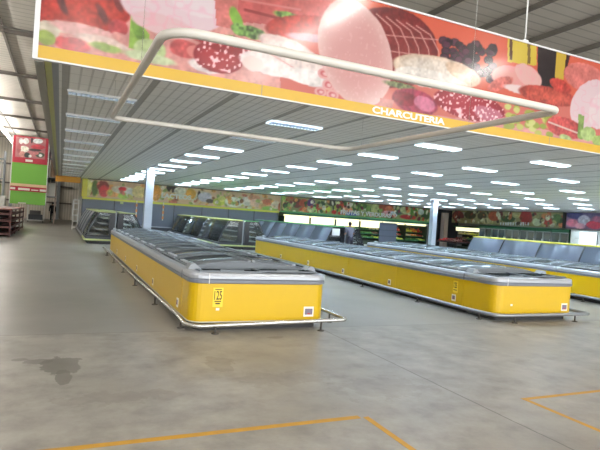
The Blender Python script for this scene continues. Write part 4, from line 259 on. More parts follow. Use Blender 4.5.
ART_FROZEN = [('e',[-30.615,3.026,-0.007,0.118,-0.073,-0.005],(70,80,50),3,None),('e',[-31.221,2.592,-0.162,0.071,-0.049,-0.11],(200,200,170),3,None),('e',[-30.215,2.551,-0.125,0.092,-0.063,-0.086],(200,200,170),3,None),('e',[-37.327,3.177,-0.097,0.037,-0.024,-0.062],(140,60,50),3,None),('e',[-37.146,3.266,-0.04,0.197,-0.115,-0.024],(60,50,40),3,None),('e',[-28.516,2.827,-0.163,0.065,-0.041,-0.103],(200,200,170),3,None),('e',[-27.481,2.497,0.049,0.202,-0.195,0.047],(140,60,50),3,None),('e',[-28.62,3.255,0.114,0.111,-0.089,0.091],(60,50,40),3,None),('e',[-30.83,2.984,0.065,0.148,-0.09,0.04],(170,165,110),3,None),('e',[-26.203,3.071,-0.177,0.066,-0.06,-0.162],(140,60,50),3,None),('e',[-30.98,2.504,0.107,0.159,-0.115,0.078],(200,200,170),3,None),('e',[-34.251,2.463,-0.091,0.069,-0.051,-0.068],(200,200,170),3,None),('e',[-32.821,2.551,0.23,0.063,-0.055,0.202],(170,165,110),3,None),('e',[-30.603,3.162,0.047,0.141,-0.066,0.022],(60,50,40),3,None),('e',[-26.321,2.905,0.107,0.163,-0.152,0.099],(70,80,50),3,None),('e',[-37.142,2.597,0.126,0.03,-0.023,0.096],(60,50,40),3,None),('e',[-26.329,2.74,0.089,0.09,-0.073,0.073],(170,165,110),3,None),('e',[-32.251,2.92,-0.21,0.102,-0.064,-0.132],(200,200,170),3,None),('e',[-26.409,3.212,-0.099,0.195,-0.09,-0.046],(170,165,110),3,None),('e',[-34.068,3.378,-0.083,0.124,-0.067,-0.045],(190,110,70),3,None),('e',[-26.243,2.715,0.068,0.109,-0.095,0.059],(60,50,40),3,None),('e',[-30.348,2.866,-0.057,0.169,-0.074,-0.025],(200,200,170),3,None),('e',[-31.92,2.989,-0.057,0.219,-0.124,-0.033],(200,200,170),3,None),('e',[-34.096,3.001,0.037,0.075,-0.058,0.029],(140,60,50),3,None),('e',[-30.71,2.7,0.082,0.111,-0.069,0.051],(60,50,40),3,None),('e',[-29.705,2.531,-0.074,0.063,-0.061,-0.073],(190,110,70),3,None),('e',[-35.364,2.835,-0.086,0.077,-0.042,-0.047],(200,200,170),3,None),('e',[-29.806,2.624,-0.022,0.093,-0.09,-0.021],(140,60,50),3,None),('e',[-31.02,2.671,-0.057,0.074,-0.039,-0.03],(70,80,50),3,None),('e',[-27.967,2.975,-0.082,0.023,-0.013,-0.049],(170,165,110),3,None),('e',[-30.44,2.989,-0.106,0.082,-0.037,-0.048],(60,50,40),3,None),('e',[-33.552,2.817,-0.092,0.087,-0.049,-0.052],(60,50,40),3,None),('e',[-35.225,2.877,0.17,0.018,-0.012,0.11],(190,110,70),3,None),('e',[-26.928,2.622,0.063,0.229,-0.223,0.061],(200,200,170),3,None),('e',[-26.518,2.944,-0.097,0.118,-0.1,-0.083],(140,60,50),3,None),('e',[-36.132,2.645,-0.184,0.117,-0.115,-0.18],(70,80,50),3,None),('e',[-27.279,3.3,-0.11,0.196,-0.187,-0.105],(190,110,70),3,None),('e',[-31.764,2.639,0.011,0.087,-0.041,0.005],(70,80,50),3,None),('e',[-30.521,2.741,0.053,0.155,-0.149,0.051],(170,165,110),3,None),('e',[-36.8,2.621,-0.012,0.235,-0.209,-0.011],(70,80,50),3,None),('e',[-28.475,3.322,-0.128,0.106,-0.053,-0.064],(140,60,50),3,None),('e',[-27.667,2.45,0.212,0.005,-0.004,0.165],(170,165,110),3,None),('e',[-36.919,2.723,-0.033,0.115,-0.082,-0.024],(70,80,50),3,None),('e',[-36.932,2.883,-0.149,0.158,-0.068,-0.064],(70,80,50),3,None),('e',[-33.899,2.715,0.21,0.055,-0.039,0.147],(170,165,110),3,None),('e',[-34.48,3.388,0.055,0.13,-0.076,0.032],(60,50,40),3,None),('e',[-33.165,2.48,-0.01,0.099,-0.082,-0.008],(140,60,50),3,None),('e',[-31.329,3.037,0.016,0.085,-0.067,0.013],(70,80,50),3,None),('e',[-31.844,3.103,0.049,0.173,-0.108,0.031],(60,50,40),3,None),('e',[-35.007,2.67,0.072,0.221,-0.091,0.03],(190,110,70),3,None),('e',[-27.472,3.336,0.027,0.087,-0.057,0.017],(170,165,110),3,None),('e',[-36.115,3.091,-0.025,0.234,-0.216,-0.023],(200,200,170),3,None),('e',[-29.89,3.134,-0.165,0.086,-0.075,-0.144],(190,110,70),3,None),('e',[-32.102,2.636,-0.126,0.107,-0.089,-0.104],(60,50,40),3,None),('e',[-27.463,2.579,0.084,0.024,-0.011,0.039],(70,80,50),3,None),('e',[-36.188,2.882,-0.112,0.074,-0.031,-0.047],(200,200,170),3,None),('e',[-37.087,3.167,-0.038,0.229,-0.202,-0.034],(190,110,70),3,None),('e',[-36.361,2.953,0.124,0.108,-0.079,0.091],(190,110,70),3,None),('e',[-34.74,2.58,-0.016,0.131,-0.117,-0.014],(140,60,50),3,None),('e',[-34.617,2.999,-0.077,0.132,-0.127,-0.074],(170,165,110),3,None),('e',[-36.825,2.968,0.768,-0.02,0.001,-0.445],(112,50,46),2,None),('e',[-35.327,3.088,0.724,-0.021,0.001,-0.346],(74,70,44),2,None),('e',[-36.015,2.546,0.744,-0.013,0.001,-0.263],(150,140,90),2,None),('e',[-33.898,3.034,0.515,-0.015,0.001,-0.336],(70,58,40),2,None),('e',[-33.401,2.628,0.56,-0.011,0.001,-0.25],(190,186,140),2,None),('e',[-32.556,3.064,0.647,-0.019,0.001,-0.409],(172,82,52),2,None),('e',[-31.927,3.24,0.317,-0.011,0.001,-0.322],(96,44,36),2,None),('e',[-31.058,2.86,0.707,-0.019,0.001,-0.277],(64,84,50),2,None),('e',[-30.285,3.193,0.393,-0.013,0.001,-0.233],(170,170,120),2,None),('e',[-29.307,3.061,0.562,-0.018,0.002,-0.533],(150,44,44),2,None),('e',[-28.26,2.714,0.403,-0.01,0.001,-0.297],(200,214,180),2,None),('e',[-27.936,3.094,0.44,-0.015,0.001,-0.221],(130,128,84),2,None),('e',[-27.3,2.818,0.428,-0.012,0.001,-0.291],(170,56,46),2,None),('e',[-27.591,3.176,0.347,-0.013,0.001,-0.183],(182,120,70),2,None),('e',[-26.552,2.984,0.453,-0.015,0.002,-0.357],(82,112,62),2,None),('e',[-26.124,2.784,0.203,-0.006,0.001,-0.282],(60,80,50),2,None),('p',[-31.864,2.571,-31.695,2.568,-31.691,2.311,-31.839,2.313],(214,220,224),0,None),('p',[-31.601,2.58,-31.434,2.577,-31.431,2.321,-31.577,2.324],(214,220,224),0,None),('p',[-31.342,2.588,-31.176,2.586,-31.173,2.331,-31.318,2.334],(214,220,224),0,None),('p',[-31.085,2.597,-30.921,2.594,-30.918,2.341,-31.061,2.344],(214,220,224),0,None),('p',[-30.831,2.605,-30.669,2.603,-30.666,2.351,-30.807,2.354],(214,220,224),0,None),('p',[-30.58,2.614,-30.42,2.611,-30.417,2.361,-30.557,2.363],(214,220,224),0,None),('p',[-30.332,2.622,-30.173,2.62,-30.17,2.371,-30.309,2.373],(214,220,224),0,None),('p',[-30.086,2.63,-29.929,2.628,-29.926,2.38,-30.063,2.383],(214,220,224),0,None),('p',[-29.843,2.638,-29.688,2.636,-29.685,2.39,-29.82,2.392],(214,220,224),0,None),('p',[-29.603,2.646,-29.449,2.644,-29.446,2.399,-29.58,2.401],(214,220,224),0,None),('p',[-29.365,2.654,-29.213,2.652,-29.21,2.408,-29.343,2.411],(214,220,224),0,None),('p',[-29.13,2.662,-28.98,2.66,-28.977,2.417,-29.108,2.42],(214,220,224),0,None),('e',[-34.818,3.329,-0.164,0.041,-0.025,-0.103],(200,200,170),3,None),('e',[-30.89,3.324,0.075,0.222,-0.165,0.056],(200,200,170),3,None),('e',[-35.798,2.496,-0.055,0.147,-0.138,-0.052],(200,200,170),3,None),('e',[-30.814,3.258,-0.079,0.136,-0.132,-0.077],(140,60,50),3,None),('e',[-33.911,2.632,0.102,0.069,-0.052,0.076],(200,200,170),3,None),('e',[-27.75,2.995,-0.115,0.119,-0.096,-0.093],(190,110,70),3,None),('e',[-37.236,2.879,0.121,0.125,-0.066,0.064],(60,50,40),3,None),('e',[-31.998,3.264,-0.016,0.111,-0.06,-0.008],(60,50,40),3,None),('e',[-32.164,3.235,0.031,0.237,-0.18,0.024],(200,200,170),3,None),('e',[-27.734,2.8,0.021,0.168,-0.14,0.018],(200,200,170),3,None),('e',[-27.343,3.048,0.219,0.03,-0.029,0.207],(200,200,170),3,None),('e',[-27.352,3.176,0.072,0.055,-0.031,0.04],(140,60,50),3,None),('e',[-27.243,2.655,-0.057,0.094,-0.086,-0.052],(70,80,50),3,None),('e',[-36.52,2.493,0.039,0.124,-0.104,0.032],(170,165,110),3,None),('e',[-33.662,2.429,0.018,0.084,-0.07,0.015],(170,165,110),3,None),('e',[-30.83,3.355,0.017,0.149,-0.078,0.009],(60,50,40),3,None),('e',[-36.631,2.833,0.058,0.082,-0.076,0.054],(60,50,40),3,None),('e',[-26.769,2.774,-0.203,0.09,-0.041,-0.093],(170,165,110),3,None),('e',[-30.044,3.206,0.127,0.156,-0.126,0.102],(170,165,110),3,None),('e',[-31.047,2.926,-0.093,0.029,-0.018,-0.056],(200,200,170),3,None),('e',[-29.765,2.966,0.078,0.138,-0.115,0.065],(140,60,50),3,None),('e',[-33.273,3.32,-0.106,0.149,-0.073,-0.052],(60,50,40),3,None),('e',[-33.721,3.12,-0.094,0.034,-0.016,-0.045],(190,110,70),3,None),('e',[-32.001,3.182,0.091,0.115,-0.059,0.047],(200,200,170),3,None),('e',[-31.308,3.14,-0.05,0.076,-0.065,-0.042],(170,165,110),3,None),('e',[-35.944,2.879,0.066,0.07,-0.03,0.029],(170,165,110),3,None),('e',[-33.705,2.803,-0.08,0.089,-0.054,-0.049],(190,110,70),3,None),('e',[-26.15,2.552,0.205,0.043,-0.03,0.143],(190,110,70),3,None),('e',[-29.209,2.585,0.091,0.032,-0.028,0.079],(140,60,50),3,None),('e',[-26.289,2.528,-0.073,0.154,-0.098,-0.046],(190,110,70),3,None),('e',[-31.485,2.968,0.038,0.096,-0.05,0.02],(140,60,50),3,None),('e',[-27.898,2.845,0.098,0.196,-0.113,0.056],(60,50,40),3,None),('e',[-30.853,3.034,0.095,0.212,-0.155,0.069],(190,110,70),3,None),('e',[-31.982,3.001,0.118,0.149,-0.136,0.108],(200,200,170),3,None),('e',[-34.835,2.573,0.172,0.057,-0.049,0.147],(200,200,170),3,None),('e',[-37.077,2.9,0.129,0.084,-0.06,0.092],(200,200,170),3,None),('e',[-30.004,2.553,0.219,0.076,-0.043,0.125],(60,50,40),3,None),('e',[-33.397,2.633,-0.061,0.198,-0.085,-0.026],(70,80,50),3,None),('e',[-33.757,2.744,0.16,0.009,-0.005,0.096],(200,200,170),3,None),('e',[-26.932,3.116,-0.086,0.054,-0.041,-0.065],(200,200,170),3,None),('e',[-36.778,2.6,-0.236,0.035,-0.018,-0.124],(200,200,170),3,None),('e',[-37.013,2.478,0.023,0.2,-0.093,0.011],(140,60,50),3,None),('e',[-36.725,3.252,0.074,0.178,-0.122,0.051],(140,60,50),3,None),('e',[-28.869,2.801,0.112,0.146,-0.099,0.076],(140,60,50),3,None),('e',[-27.824,2.848,0.152,0.017,-0.009,0.084],(170,165,110),3,None),('e',[-35.117,3.183,0.137,0.109,-0.044,0.055],(140,60,50),3,None),('e',[-37.247,2.985,-0.007,0.217,-0.107,-0.003],(190,110,70),3,None),('e',[-35.582,2.89,0.107,0.009,-0.004,0.05],(70,80,50),3,None),('e',[-37.126,3.114,0.076,0.201,-0.119,0.045],(140,60,50),3,None),('e',[-26.493,2.619,0.054,0.134,-0.056,0.022],(70,80,50),3,None)]
ART_BUTCHER = [('e',[-25.135,3.3,0.687,-0.028,0.001,-0.276],(84,84,140),2,None),('e',[-23.863,3.326,0.645,-0.028,0.001,-0.2],(120,110,150),2,None),('e',[-25.322,2.741,0.465,-0.013,0.001,-0.277],(222,130,150),2,None),('e',[-24.423,2.976,0.445,-0.015,0.002,-0.338],(214,214,228),2,None),('e',[-24.69,2.558,0.376,-0.009,0.001,-0.204],(226,160,176),2,None),('e',[-23.665,2.665,0.568,-0.015,0.001,-0.265],(206,70,92),2,None),('e',[-23.483,3.069,0.354,-0.013,0.001,-0.198],(190,120,150),2,None)]
ART_PHOTO = [('e',[-3.001,6.258,0.157,0.007,-0.001,-0.231],(225,222,215),2,None),('e',[-2.661,6.3,0.206,0.009,-0.001,-0.232],(235,232,225),2,None),('e',[-2.254,6.429,0.069,0.003,-0.001,-0.233],(40,36,38),2,None),('e',[-1.835,6.403,0.35,0.016,-0.001,-0.202],(232,235,232),2,None),('e',[-2.763,5.67,0.343,0.013,-0.002,-0.247],(238,232,215),2,None),('e',[-2.878,5.27,0.205,0.007,-0.001,-0.231],(205,140,130),2,None),('e',[-2.532,5.232,0.207,0.007,-0.001,-0.201],(40,44,40),2,None),('e',[-2.322,5.178,0.111,0.004,-0.001,-0.109],(240,238,230),2,None),('e',[-1.809,5.938,0.491,0.02,-0.001,-0.187],(196,60,70),2,None),('e',[-2.003,5.681,0.419,0.016,-0.001,-0.101],(60,40,40),2,None),('e',[-1.634,5.334,0.316,0.011,-0.001,-0.203],(70,80,60),2,None),('e',[-1.597,5.299,0.126,0.004,-0.001,-0.109],(240,238,232),2,None),('e',[-3.107,5.706,0.136,0.005,-0.002,-0.384],(170,90,90),2,None),('e',[-1.921,5.457,0.209,0.008,-0.001,-0.125],(200,120,120),2,None)]

def vnoise(X, Z, s, seed):
    r = np.random.RandomState(seed); g = r.rand(256, 256); x = X*s+37; z = Z*s+11; xi = np.floor(x).astype(int); zi = np.floor(z).astype(int); fx = x-xi; fz = z-zi
    fx = fx*fx*(3-2*fx); fz = fz*fz*(3-2*fz); q = lambda a, b: g[a % 256, b % 256]
    return (q(xi, zi)*(1-fx)+q(xi+1, zi)*fx)*(1-fz)+(q(xi, zi+1)*(1-fx)+q(xi+1, zi+1)*fx)*fz
def paint(u0, u1, v0, v1, res, base, art, k=1., seed=1):
    """k scales texture size (bigger panels seen from afar carry coarser prints)"""
    nu = int((u1-u0)*res)+1; nv = int((v1-v0)*res)+1
    X, Z = np.meshgrid(np.linspace(u0, u1, nu), np.linspace(v0, v1, nv))
    n1 = vnoise(X, Z, 2.2*k, seed); n2 = vnoise(X, Z, 9*k, seed+1); n3 = vnoise(X, Z, 26*k, seed+2); n4 = vnoise(X, Z, 17*k, seed+3)
    img = np.zeros((nv, nu, 3)); img[:] = base; img *= (1+.16*(n1-.5)+.1*(n2-.5))[..., None]
    for kind, r, col, tex, rim in art:
        if kind == 'e':
            cx, cy, ax, ay, bx, by = r; det = ax*by-ay*bx; wx = X+.018/k*(n2-.5); wz = Z+.018/k*(n4-.5)
            p = ((wx-cx)*by-(wz-cy)*bx)/det; q = (-(wx-cx)*ay+(wz-cy)*ax)/det; d = np.sqrt(p*p+q*q)
            px = 1.2/res/max(.02, min(math.hypot(ax, ay), math.hypot(bx, by))); a = np.clip((1-d)/px+.5, 0, 1)
        elif kind == 'p':
            pts = list(zip(r[0::2], r[1::2])); ins = np.zeros(X.shape, bool); j = len(pts)-1
            for i in range(len(pts)):
                (xa, za), (xb, zb) = pts[i], pts[j]
                if za != zb: ins ^= ((Z < za) != (Z < zb)) & (X < (xb-xa)*(Z-za)/(zb-za)+xa)
                j = i
            a = ins.astype(float); d = np.zeros_like(X)
        else:
            pts = list(zip(r[0::2], r[1::2])); dm = np.full(X.shape, 9.)
            for (xa, za), (xb, zb) in zip(pts, pts[1:]):
                L2 = (xb-xa)**2+(zb-za)**2; t = np.clip(((X-xa)*(xb-xa)+(Z-za)*(zb-za))/L2, 0, 1); dm = np.minimum(dm, np.hypot(X-xa-t*(xb-xa), Z-za-t*(zb-za)))
            a = np.clip((tex/2-dm)*res/1.2+.5, 0, 1); d = np.zeros_like(X); tex = 0
        c = np.zeros((nv, nu, 3)); c[:] = col
        if rim: w = np.clip((d-.45)/.55, 0, 1)**2; c = c*(1-w[..., None])+np.array(rim)*w[..., None]
        if tex == 2: c *= (1+.22*(n2-.5)+.16*(n3-.5))[..., None]
        elif tex == 3: c *= (1+.3*(n2-.5)+.3*(n3-.5))[..., None]
        elif tex == 4: w = np.clip((np.abs(n2-.5)*-9+1.1), 0, 1)*.22; c = c*(1-w[..., None])+np.array((206, 110, 130))*w[..., None]
        elif tex == 5: c *= (.55+.9*n3)[..., None]
        elif tex == 6: w = np.clip((n3-.62)*6, 0, 1)*.8; c = c*(1-w[..., None])+np.array((242, 205, 205))*w[..., None]
        elif tex == 7: w = np.clip((n3-.7)*5, 0, 1)*.16; c = c*(1-w[..., None])+np.array((232, 205, 196))*w[..., None]
        img = img*(1-a[..., None])+c*a[..., None]
    return np.clip(img, 0, 255), X, Z
def picture(name, u0, u1, v0, v1, res, base, art, to_world, mt, parent=None, k=1., seed=1, thick=.012, back=(0, 1, 0)):
    img, X, Z = paint(u0, u1, v0, v1, res, base, art, k, seed); nv, nu = X.shape
    co = to_world(X.ravel(), Z.ravel()); idx = np.arange(nu*nv).reshape(nv, nu)
    F = np.stack([idx[:-1, :-1], idx[:-1, 1:], idx[1:, 1:], idx[1:, :-1]], -1).reshape(-1, 4)
    n = nu*nv; cor = [idx[0, 0], idx[0, -1], idx[-1, -1], idx[-1, 0]]
    bk = co[cor]+np.array(back)*thick                       # a thin solid board, not a film
    edges = [list(idx[0, :]), list(idx[:, -1]), list(idx[-1, ::-1]), list(idx[::-1, 0])]
    faces = F.tolist()
    for e, (a, b) in zip(edges, [(0, 1), (1, 2), (2, 3), (3, 0)]): faces.append([int(q) for q in e[::-1]]+[n+a, n+b])
    faces.append([n+3, n+2, n+1, n])
    me = bpy.data.meshes.new(name); me.from_pydata(np.vstack([co, bk]).tolist(), [], faces); me.update(); me.materials.append(mt)
    s = img.reshape(-1, 3)/255.; s = np.where(s <= .04045, s/12.92, ((s+.055)/1.055)**2.4); rgba = np.ones((n+4, 4), np.float32); rgba[:n, :3] = s; rgba[n:, :3] = .5
    at = me.color_attributes.new('Col', 'FLOAT_COLOR', 'POINT'); at.data.foreach_set('color', rgba.ravel())
    o = bpy.data.objects.new(name, me); C.objects.link(o)
    if parent: o.parent = parent
    return o

# ------------------------------------------------------------------ the setting
HC = 3.5                      # underside of the selling-area canopy
struct(B_(-16, 36, -14, 61, -.2, 0).build('floor', M['floor']))
struct(B_(-16, 36, -14, 61, 8.1, 8.3).build('ceiling', M['roof']))
struct(B_(-16, 36, 60, 60.3, 0, 8.1).build('wall_back', M['wall']))
struct(B_(-16.3, -16, -14, 61, 0, 8.1).build('wall_left', M['wall']))
struct(B_(34, 34.3, -14, 61, 0, 8.1).build('wall_right', M['wallpaint']))
struct(B_(1.15, 34, 39.5, 39.8, 0, 8.1).build('wall_dairy', M['wallpaint']))
struct(B_(-.12, 34, 7.5, 39.4, HC, HC+.08).build('ceiling_canopy', M['slat']))
for i, (a, b, z0, z1, mm) in enumerate([(-.2, -.12, HC-.02, HC+.1, 'lidframe'), (-.29, -.2, HC+.02, HC+.1, 'canV'), (-.4, -.29, HC-.03, HC+.25, 'edge')]):
    struct(B_(a, b, 7.5, 39.4, z0, z1).build('trim_%d' % (i+1), M[mm]))
struct(B_(-.36, 1.15, 37.9, 38.1, HC-.4, HC-.01).build('trim_4', M['orange']))
for i, y in enumerate([-7.5, 0, 7.5, 15, 22.5, 30, 37.5, 45, 52.5]):       # main roof beams, across the hall
    b = MB().box(-16, 34, y-.06, y+.06, 7.86, 7.885).box(-16, 34, y-.07, y+.07, 8.0, 8.03).box(-16, 34, y-.012, y+.012, 7.885, 8.0)
    struct(b.build('trim_%d' % (5+i), M['beam']))
for i in range(18):                                                     # purlins, front to back
    x = -16.2+1.985*(i+.5); x = -2.3+1.985*(i-6)
    struct(MB().box(x-.02, x+.02, -14, 60, 7.96, 8.09).box(x-.05, x+.05, -14, 60, 7.945, 7.965).build('trim_%d' % (20+i), M['beamd']))
for i, y in enumerate(np.arange(-12.2, 60, 3.75)):
    if i % 2: struct(MB().tube([(-16, y, 7.78), (-.5, y, 7.78)], .035, 6).build('trim_%d' % (40+i), M['beamd']))
for i, x in enumerate([-.75, -6.2]): struct(MB().box(x-.12, x+.12, -14, 60, 7.2, 7.5).build('trim_%d' % (70+i), M['beam']))
for i, z in enumerate([1.6, 3.3, 5.2]): struct(B_(-16, 1.1, 59.82, 59.98, z, z+.16).build('trim_%d' % (75+i), M['beam']))
for i, x in enumerate([-9, -4.5, -.2]): struct(B_(x-.14, x+.14, 59.7, 59.98, 0, 8).build('trim_%d' % (80+i), M['lidframe']))
for i, (x, y) in enumerate([(3.55, 24.05), (21.22, 26.45)]):
    b = MB().box(x-.17, x+.17, y-.17, y+.17, 0, HC-.002).box(x-.2, x+.2, y-.2, y+.2, 0, .12)
    struct(b.build('trim_%d' % (90+i), M['column'], bevel=.012))
struct(B_(31.55, 32.0, 37.75, 38.25, 0, 3.2).build('trim_92', M['beige'], bevel=.01))
struct(B_(31.1, 34, 38.7, 39.4, 0, HC-.01).build('trim_93', M['dark']))

# ------------------------------------------------------------------ charcuterie banner over the canopy edge
BY = 7.45
bn = thing('banner_sign', 'long hanging banner of cold meats with yellow strip reading CHARCUTERIA', 'sign', (6, BY, HC-.02))
def inv(o, p): o.parent = p; o.location = Vector(o.location)-Vector(p.location)
pic = picture('printed_picture', -.36, 14.5, 3.66, 5.33, 62, (178, 120, 114), ART_CHARCUTERIE, lambda X, Z: np.stack([X, np.full_like(X, BY-.012), Z], -1), M['banner']); inv(pic, bn)
o = B_(-.36, 14.5, BY-.014, BY, HC, 3.66).build('yellow_strip', M['ystrip']); inv(o, bn)
fr = MB().box(-.42, -.36, BY-.03, BY+.05, HC-.02, 5.36).box(-.36, 14.5, BY-.03, BY+.05, 5.33, 5.36).box(-.36, 14.5, BY-.024, BY+.04, HC-.02, HC).box(14.5, 14.56, BY-.03, BY+.05, HC-.02, 5.36)
fr.box(-.36, 14.5, BY, BY+.03, HC, 5.33)
o = fr.build('frame', M['frame']); inv(o, bn)
sm = MB()
for x in (2.63, 8.66): sm.box(x-.004, x+.004, BY-.016, BY-.0135, HC, 3.66)
o = sm.build('strip_seam', M['bumper']); inv(o, bn)
o = text_mesh('lettering', 'CHARCUTERIA', M['white'], 1.5, .115, None, (5.315, BY-.018, 3.585), (PI/2, 0, 0), .03); inv(o, bn)
t = MB().tube([(7.86, BY+.02, 5.36), (7.86, BY+.02, 8.1)], .016, 8).box(7.8, 7.92, BY-.01, BY+.05, 5.36, 5.4)
tag(t.build('hanger_pole', M['white']), 'white hanger pole from the roof to the top of the meat banner', 'pole')
for x in (.2, 4.1, 11.6):
    t = MB().tube([(x, BY+.02, 5.36), (x, BY+.02, 8.1)], .016, 8).box(x-.06, x+.06, BY-.01, BY+.05, 5.36, 5.4)
    tag(t.build('hanger_pole', M['white']), 'white hanger pole behind the banner %s' % {.2: 'near its left end', 4.1: 'above the letters', 11.6: 'towards its right end'}[x], 'pole')

# suspended pipe loop in front of the banner
def arc(cx, cy, r, a0, a1, z, n=7): return [(cx+r*math.cos(math.radians(a0+(a1-a0)*i/n)), cy+r*math.sin(math.radians(a0+(a1-a0)*i/n)), z) for i in range(n+1)]
LZ = 3.0; x0, x1, y0, y1, r = .62, 4.62, 3.86, 8.2, .26
loop = thing('pipe_loop', 'grey steel pipe loop hanging level in front of the meat banner', 'pipe rail', (2.6, 6, LZ))
path = arc(x0+r, y0+r, r, 180, 270, LZ)+arc(x1-.12, y0+.12, .12, 270, 360, LZ)+arc(x1-r, y1-r, r, 0, 90, LZ)+arc(x0+.12, y1-.12, .12, 90, 180, LZ)
o = MB().tube(path, .036, 14, closed=True).build('pipe', M['pipe']); inv(o, loop)
for (x, y, zt) in [(x0, 5.2, 7.85), (x1, 5.2, 7.85), (x0, 8.0, HC), (x1, 7.8, HC)]:
    o = MB().tube([(x, y, LZ+.03), (x, y, zt)], .0022, 5).build('hanging_wire', M['steel']); inv(o, loop)

# ------------------------------------------------------------------ canopy luminaires
def make_light(lit, fins):
    t = thing('ceiling_light', '', 'ceiling light')
    W, D = 1.06, .30
    MB().box(0, W, -D/2, -D/2+.018, -.035, -.002).box(0, W, D/2-.018, D/2, -.035, -.002).box(0, .018, -D/2+.018, D/2-.018, -.035, -.002).box(W-.018, W, -D/2+.018, D/2-.018, -.035, -.002).build('housing', M['side' if lit else 'lampcase'], t)  # lit housings get an added glow on their sides to brighten the ceiling
    B_(.02, W-.02, -D/2+.02, D/2-.02, -.014, -.002).build('diffuser', M[{1: 'lit', 0: 'dim', 2: 'soft'}[int(lit)]], t)
    if fins:
        b = MB()
        for i in range(1, 15): b.box(W*i/15-.006, W*i/15+.006, -D/2+.018, D/2-.018, -.034, -.015)
        b.box(.018, W-.018, -.075, -.069, -.034, -.015).box(.018, W-.018, -.003, .003, -.034, -.015).box(.018, W-.018, .069, .075, -.034, -.015); b.build('louver', M['louver'], t)
    return t
protos = {}
for j in range(12):
    for i in range(9):
        x = 3.455*i; y = 9.27+2.4*j
        lit = not (i == 0 or (i == 1 and j == 1)); fins = True
        if (i, j) == (1, 0): lit = 2
        k = (lit, fins)
        if k not in protos: protos[k] = (make_light(*k), [])
        lb = '%s louvred canopy light, %s row behind the banner, %s from the left' % ('bright' if lit else 'dim', ORD[j], ORD[i])
        place(protos[k][0], protos[k][1], (x, y, HC), 0, lb, 'louvred lights in the canopy ceiling')

# hall lamps: rows of linear lamps under the roof
def make_hall():
    t = thing('pendant_lamp', '', 'lamp')
    B_(-.05, .05, -1.15, 1.15, .04, .1).build('housing', M['lampcase'], t)
    for s in (-1, 1): MB().tube([(s*.085, -1.12, .03), (s*.085, 1.12, .03)], .02, 8).build('tube', M['hall'], t)
    for y in (-1.14, 1.14): B_(-.1, .1, y-.008, y+.008, .0, .07).build('end_holder', M['lampcase'], t)
    MB().tube([(0, -.8, .1), (0, -.8, 1.095)], .006, 5).tube([(0, .8, .1), (0, .8, 1.095)], .006, 5).build('suspension_rod', M['steel'], t)
    return t
hl = make_hall(); hu = []
for i in range(19):
    nth = ORD[i] if i < 14 else ORD[18-i]
    place(hl, hu, (-4.3, 11.5+2.5*i, 7.0), 0, 'linear hall lamp in the row over the left aisle, %s from the %s end' % (nth, 'front' if i < 14 else 'far'), 'linear hall lamps')
for n, (x, y) in enumerate([(6.2, 3.2), (6.2, .4), (6.4, -3.6), (.3, -4.2), (.3, -9.), (-4.3, 6.), (-4.3, 1.), (12.5, 1.), (12.5, -5.), (6.2, -9)]):
    place(hl, hu, (x, y, 7.0), 0, 'linear hall lamp over the open floor, %s of the lamps above the yellow tape' % ORD[n], 'linear hall lamps')

